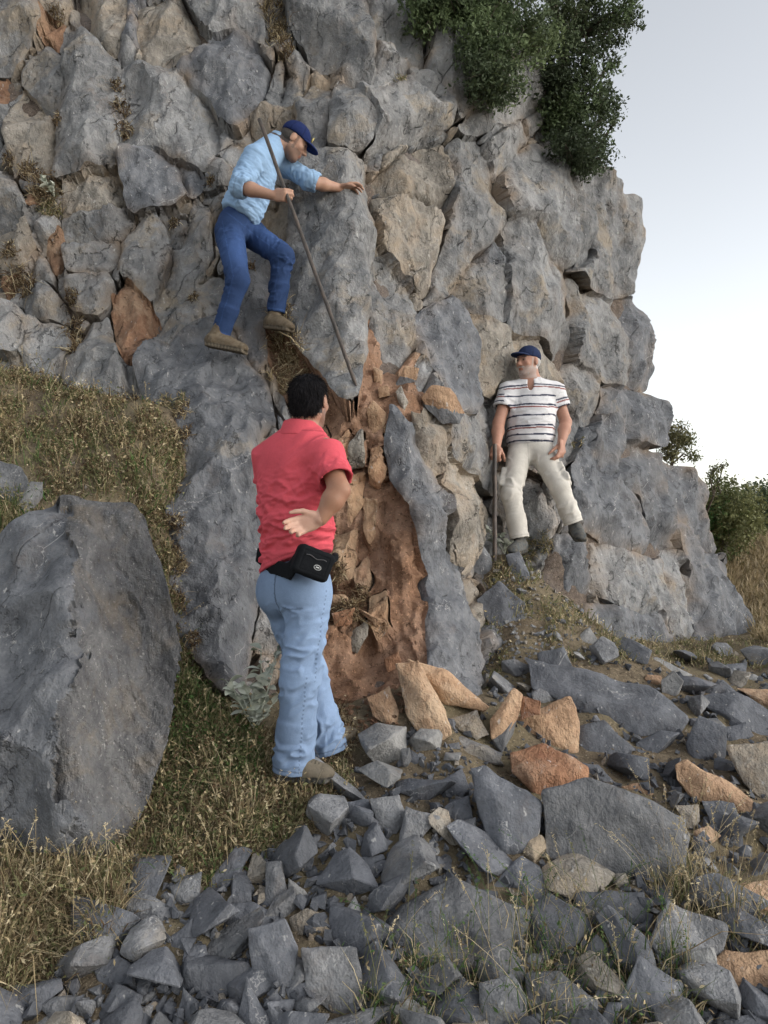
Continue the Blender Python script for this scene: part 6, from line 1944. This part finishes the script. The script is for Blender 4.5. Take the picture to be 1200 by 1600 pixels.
# ---- man in the striped shirt leaning on the cliff
def man_stripe():
    Z = A3((0, 0, 1))
    up = unit((-.02, .12, 1)); f0 = A3((-.30, -.95, 0)); sd = unit(np.cross(f0, up)); f = np.cross(up, sd); R = np.stack([sd, f, up], 1)
    pel = A3(P(829, 700, 6.08)); chest = A3(P(830, 628, 6.13)); neck = A3(P(831, 598, 6.12))
    hc = A3(P(825, 566, 6.10)); HR = head_frame((-.78, -.60, -.02), (0, 0, 1))
    shR, elR, wrR = A3(P(795, 609, 6.12)), A3(P(779, 661, 6.02)), A3(P(776, 699, 5.88))
    shL, elL, wrL = A3(P(866, 609, 6.12)), A3(P(884, 660, 6.10)), A3(P(877, 693, 5.94))
    hipR, knR, anR = A3(P(811, 714, 6.02)), A3(P(799, 772, 5.86)), A3(P(811, 836, 5.80))
    hipL, knL, anL = A3(P(849, 712, 6.00)), A3(P(874, 760, 5.86)), A3(P(894, 812, 5.84))
    base = A3((pel[0], pel[1], anR[2] - .1))
    b = Sdf()
    g = head(b, hc, HR, 1.0)
    b.cone(g((0, -.025, -.055)), neck, .060, .068, .03)
    torso(b, pel, chest, R, (.15, .11, .12), (.15, .12, .15), (.16, .11, .16))
    b.cone(neck - up * .03, shL, .06, .05, .05); b.cone(neck - up * .03, shR, .06, .05, .05)
    for a, m, c in ((shR, elR, wrR), (shL, elL, wrL)):
        b.cone(a, m, .052, .045, .03); b.cone(m, m * .65 + c * .35, .045, .048, .02); b.cone(m * .65 + c * .35, c, .046, .031, .02)
    for a, m, c in ((hipR, knR, anR), (hipL, knL, anL)):
        b.cone(a, m, .07, .05, .03); b.cone(m, c, .05, .036, .03)
    bt = A3(P(773, 694, 5.80)); bb = A3(P(773, 884, 5.62))
    hd = unit(A3(P(773, 716, 5.83)) - wrR)
    hand(b, wrR, hd, unit((.25, .75, 0)), unit((.9, -.4, 0)), (.75, .8, .82, .85), .0, (.25, .7), 1.08, .0108)
    hd2 = unit(A3(P(878, 716, 5.86)) - wrL)
    hand(b, wrL, hd2, unit((-.6, .4, .0)), unit((-.75, -.6, 0)), (.45, .5, .55, .6), .03, (.3, .5), 1.08, .0108)
    sk = (.40, .215, .15)
    white = A3((.40, .37, .345))
    def col(V):
        return face_cols(V, hc, HR, sk, 1.0, (white, .6), brow=(.10, .085, .08), hairc=(.42, .40, .39))
    me = sculpt('person', b, .006, M['skin'], None, lambda V: .0008 * fbm(V * 80, 2), col, base)
    tag(me, 'bearded man in striped white polo and cream trousers leaning on the cliff', 'person')
    h = Sdf(); h.ell(g((0, -.03, .0)), (.080, .078, .060), HR, .02)
    for s_ in (-1, 1): h.ell(g((s_ * .09, -.004, -.02)), (.02, .03, .045), HR, .01, -1)
    h.box(g((0, .115, 0)), (.12, .115, .12), HR, .005, .01, -1)
    sculpt('hair', h, .005, M['hairw'], me, lambda V: .003 * fbm(V * 60, 2), lambda V: np.tile((.45, .44, .43), (len(V), 1)), base)
    CR = head_frame((-.78, -.60, .10), (0, 0, 1))
    cap(me, base, hc, CR, (.018, .028, .07), .98)
    # moustache and beard relief
    bs = Sdf(); bs.ell(g((0, .080, -.045)), (.028, .013, .008), HR, .01); bs.ell(g((0, .048, -.096)), (.036, .034, .018), HR, .015)
    bs.cone(g((-.052, .0, -.04)), g((-.036, .045, -.09)), .009, .012, .02); bs.cone(g((.052, .0, -.04)), g((.036, .045, -.09)), .009, .012, .02)
    bs.ell(g((0, .097, -.063)), (.020, .02, .008), HR, .006, -1)
    be_ = sculpt('beard', bs, .004, M['hairw'], me, lambda V: .0025 * fbm(V * 110, 2), lambda V: np.tile(white, (len(V), 1)), base)
    strands(me, be_, base, 900, .012, .0016, (.40, .38, .36), 5, (0, 0, -1), .4, 'beard_strands')
    # polo shirt
    s = Sdf()
    torso(s, pel + up * .06, chest, R, (.180, .146, .12), (.184, .156, .17), (.184, .130, .175), .10)
    s.cone(neck - up * .05, shL, .075, .070, .07); s.cone(neck - up * .05, shR, .075, .070, .07)
    sR = shR * .44 + elR * .56; sL = shL * .46 + elL * .54
    s.frus(shR, sR, .075, .078, .05); s.frus(shL, sL, .075, .080, .05)
    s.cone(sR * .92 + shR * .08, sR + (elR - shR) * .2, .064, .066, .005, -1); s.cone(sL * .92 + shL * .08, sL + (elL - shL) * .2, .066, .068, .005, -1)
    s.cone(neck + up * .03, neck + up * .1, .058, .06, .006, -1)
    s.ell(neck + f * .085 - up * .035, (.026, .05, .06), R, .008, -1)
    h0 = pel + up * .015
    s.box(h0 - up * .2, (.4, .4, .2), R, .001, .004, -1)
    wht = A3((.66, .65, .66)); nav = A3((.035, .04, .07)); mar = A3((.22, .06, .05))
    def scol(V):
        C = np.tile(wht, (len(V), 1)).astype(float)
        q = (V - pel) @ R
        # height along body; sleeves use distance down the arm
        z = q[:, 2] + .02 * np.abs(q[:, 0]) + .02 * fbm(V * 4, 2)
        onR = (V - shR) @ unit(elR - shR); onL = (V - shL) @ unit(elL - shL)
        rR = np.linalg.norm(V - shR - onR[:, None] * unit(elR - shR), axis=1); rL = np.linalg.norm(V - shL - onL[:, None] * unit(elL - shL), axis=1)
        slv = ((onR > .05) & (rR < .092) & (q[:, 0] > .165)) | ((onL > .05) & (rL < .092) & (q[:, 0] < -.165))
        for zz, cc, wd in ((.035, nav, .006), (.085, nav, .006), (.135, mar, .005), (.155, nav, .0065), (.235, nav, .0065), (.300, mar, .005), (.320, nav, .0065), (.395, nav, .0065), (.462, mar, .005), (.482, nav, .006)):
            C[(np.abs(z - zz) < wd) & ~slv] = cc
        al = np.where(q[:, 0] > 0, onR, onL)
        for aa, cc, wd in ((.045, nav, .006), (.095, nav, .006), (.115, mar, .005), (.155, nav, .006)):
            C[(np.abs(al - aa) < wd) & slv] = cc
        return C
    def sdisp(V):
        q = (V - chest) @ R
        n1 = fbm(np.stack([q[:, 0] * 6 + q[:, 2] * 5, q[:, 1] * 6, q[:, 2] * 12], 1) + 3, 3)
        return .008 * (1 - 2.4 * np.abs(n1)) * np.clip((.1 - q[:, 2]) / .2, .15, 1) + folds(V, shR, sR, .004, 20, .3, 1, 3) + folds(V, shL, sL, .004, 20, .3, 1, 8)
    sh = sculpt('shirt', s, .005, M['cloth'], me, sdisp, scol, base)
    cl_ = Sdf()
    for sg in (-1, 1):
        cl_.box(neck + f * .062 + sd * sg * .052 - up * .004, (.030, .006, .030), np.stack([unit(sd * 1 + f * -.35 * sg), unit(f + sd * .35 * sg + up * .55), unit(np.cross(unit(sd + f * -.35 * sg), unit(f + sd * .35 * sg + up * .55)))], 1), .004, .006)
    cl_.frus(neck - up * .022 - f * .01, neck + up * .028 - f * .014, .090, .072, .01)
    cl_.frus(neck - up * .06, neck + up * .06, .070, .062, .004, -1)
    cl_.box(neck + f * .13 - up * .0, (.024, .09, .08), R, .001, .004, -1)
    sculpt('collar', cl_, .0045, M['cloth'], sh, None, lambda V: np.tile(wht, (len(V), 1)), base)
    # trousers
    j = Sdf()
    j.ell(pel - up * .005, (.178, .140, .125), R, .06)
    for a, m, c in ((hipR, knR, anR), (hipL, knL, anL)):
        d_ = unit(c - m); e_ = c + d_ * .03
        j.cone(a, m, .096, .076, .045); j.cone(m, m * .4 + e_ * .6, .076, .070, .03); j.frus(m * .5 + e_ * .5, e_, .070, .074, .03)
        j.cone(e_ - d_ * .03, e_ + d_ * .08, .062, .068, .004, -1)
    for a, m, sg in ((hipR, knR, 1), (hipL, knL, -1)):
        pc = a * .35 + m * .65 + sd * sg * .078
        dz = unit(a - m); sx_ = unit(sd * sg - (sd * sg @ dz) * dz); j.box(pc, (.012, .055, .065), np.stack([sx_, np.cross(dz, sx_), dz], 1), .012, .008)
        j.box(pc + dz * .07, (.018, .058, .014), np.stack([sx_, np.cross(dz, sx_), dz], 1), .008, .005)
    j.box(pel + up * .2, (.4, .4, .13), R, .001, .004, -1)
    crm = A3((.56, .53, .48))
    def jcol(V):
        C = crm * (1 + .12 * fbm(V * 6, 3)[:, None])
        q = (V - pel) @ R
        C[(np.abs(q[:, 0] - .004) < .003) & (q[:, 1] > 0)] *= .7
        for c, m in ((anR, knR), (anL, knL)):
            d_ = unit(c - m); t = (c + d_ * .03 - V) @ d_
            C[(np.abs(t - .02) < .003) & (np.linalg.norm(V - c, axis=1) < .1)] *= .78
        return np.clip(C, 0, 1)
    sculpt('trousers', j, .006, M['cloth'], me, lambda V: folds(V, hipR, knR, .006, 11, .0, 1.05, 1) + folds(V, knR, anR, .006, 11, -.05, 1.05, 2) + folds(V, hipL, knL, .006, 11, .0, 1.05, 4) + folds(V, knL, anL, .006, 11, -.05, 1.05, 5), jcol, base)
    shoe('shoe', A3(P(818, 862, 5.86)), A3(P(797, 868, 5.62)), (0, -.1, 1), anR, me, base, (.085, .095, .10), (.045, .05, .05), .006)
    shoe('shoe', A3(P(896, 832, 5.92)), A3(P(908, 848, 5.66)), (0, -.15, 1), anL, me, base, (.085, .095, .10), (.045, .05, .05), .006)
    bar('iron_bar', bt, bb, .0165, 'upright iron bar under the hand of the striped shirt man')
t_ = NT('hair_white'); _p = t_.mapping(t_.pos(), (260, 260, 60)); M['hairw'] = t_.done(t_.mix(t_.ramp(t_.noise(_p, 1, 3), .35, .7, 0, .5), t_.attr('Col'), (.2, .19, .18)), .8, t_.bump(t_.noise(_p, 1, 3), .7, .003), .2)
man_stripe()
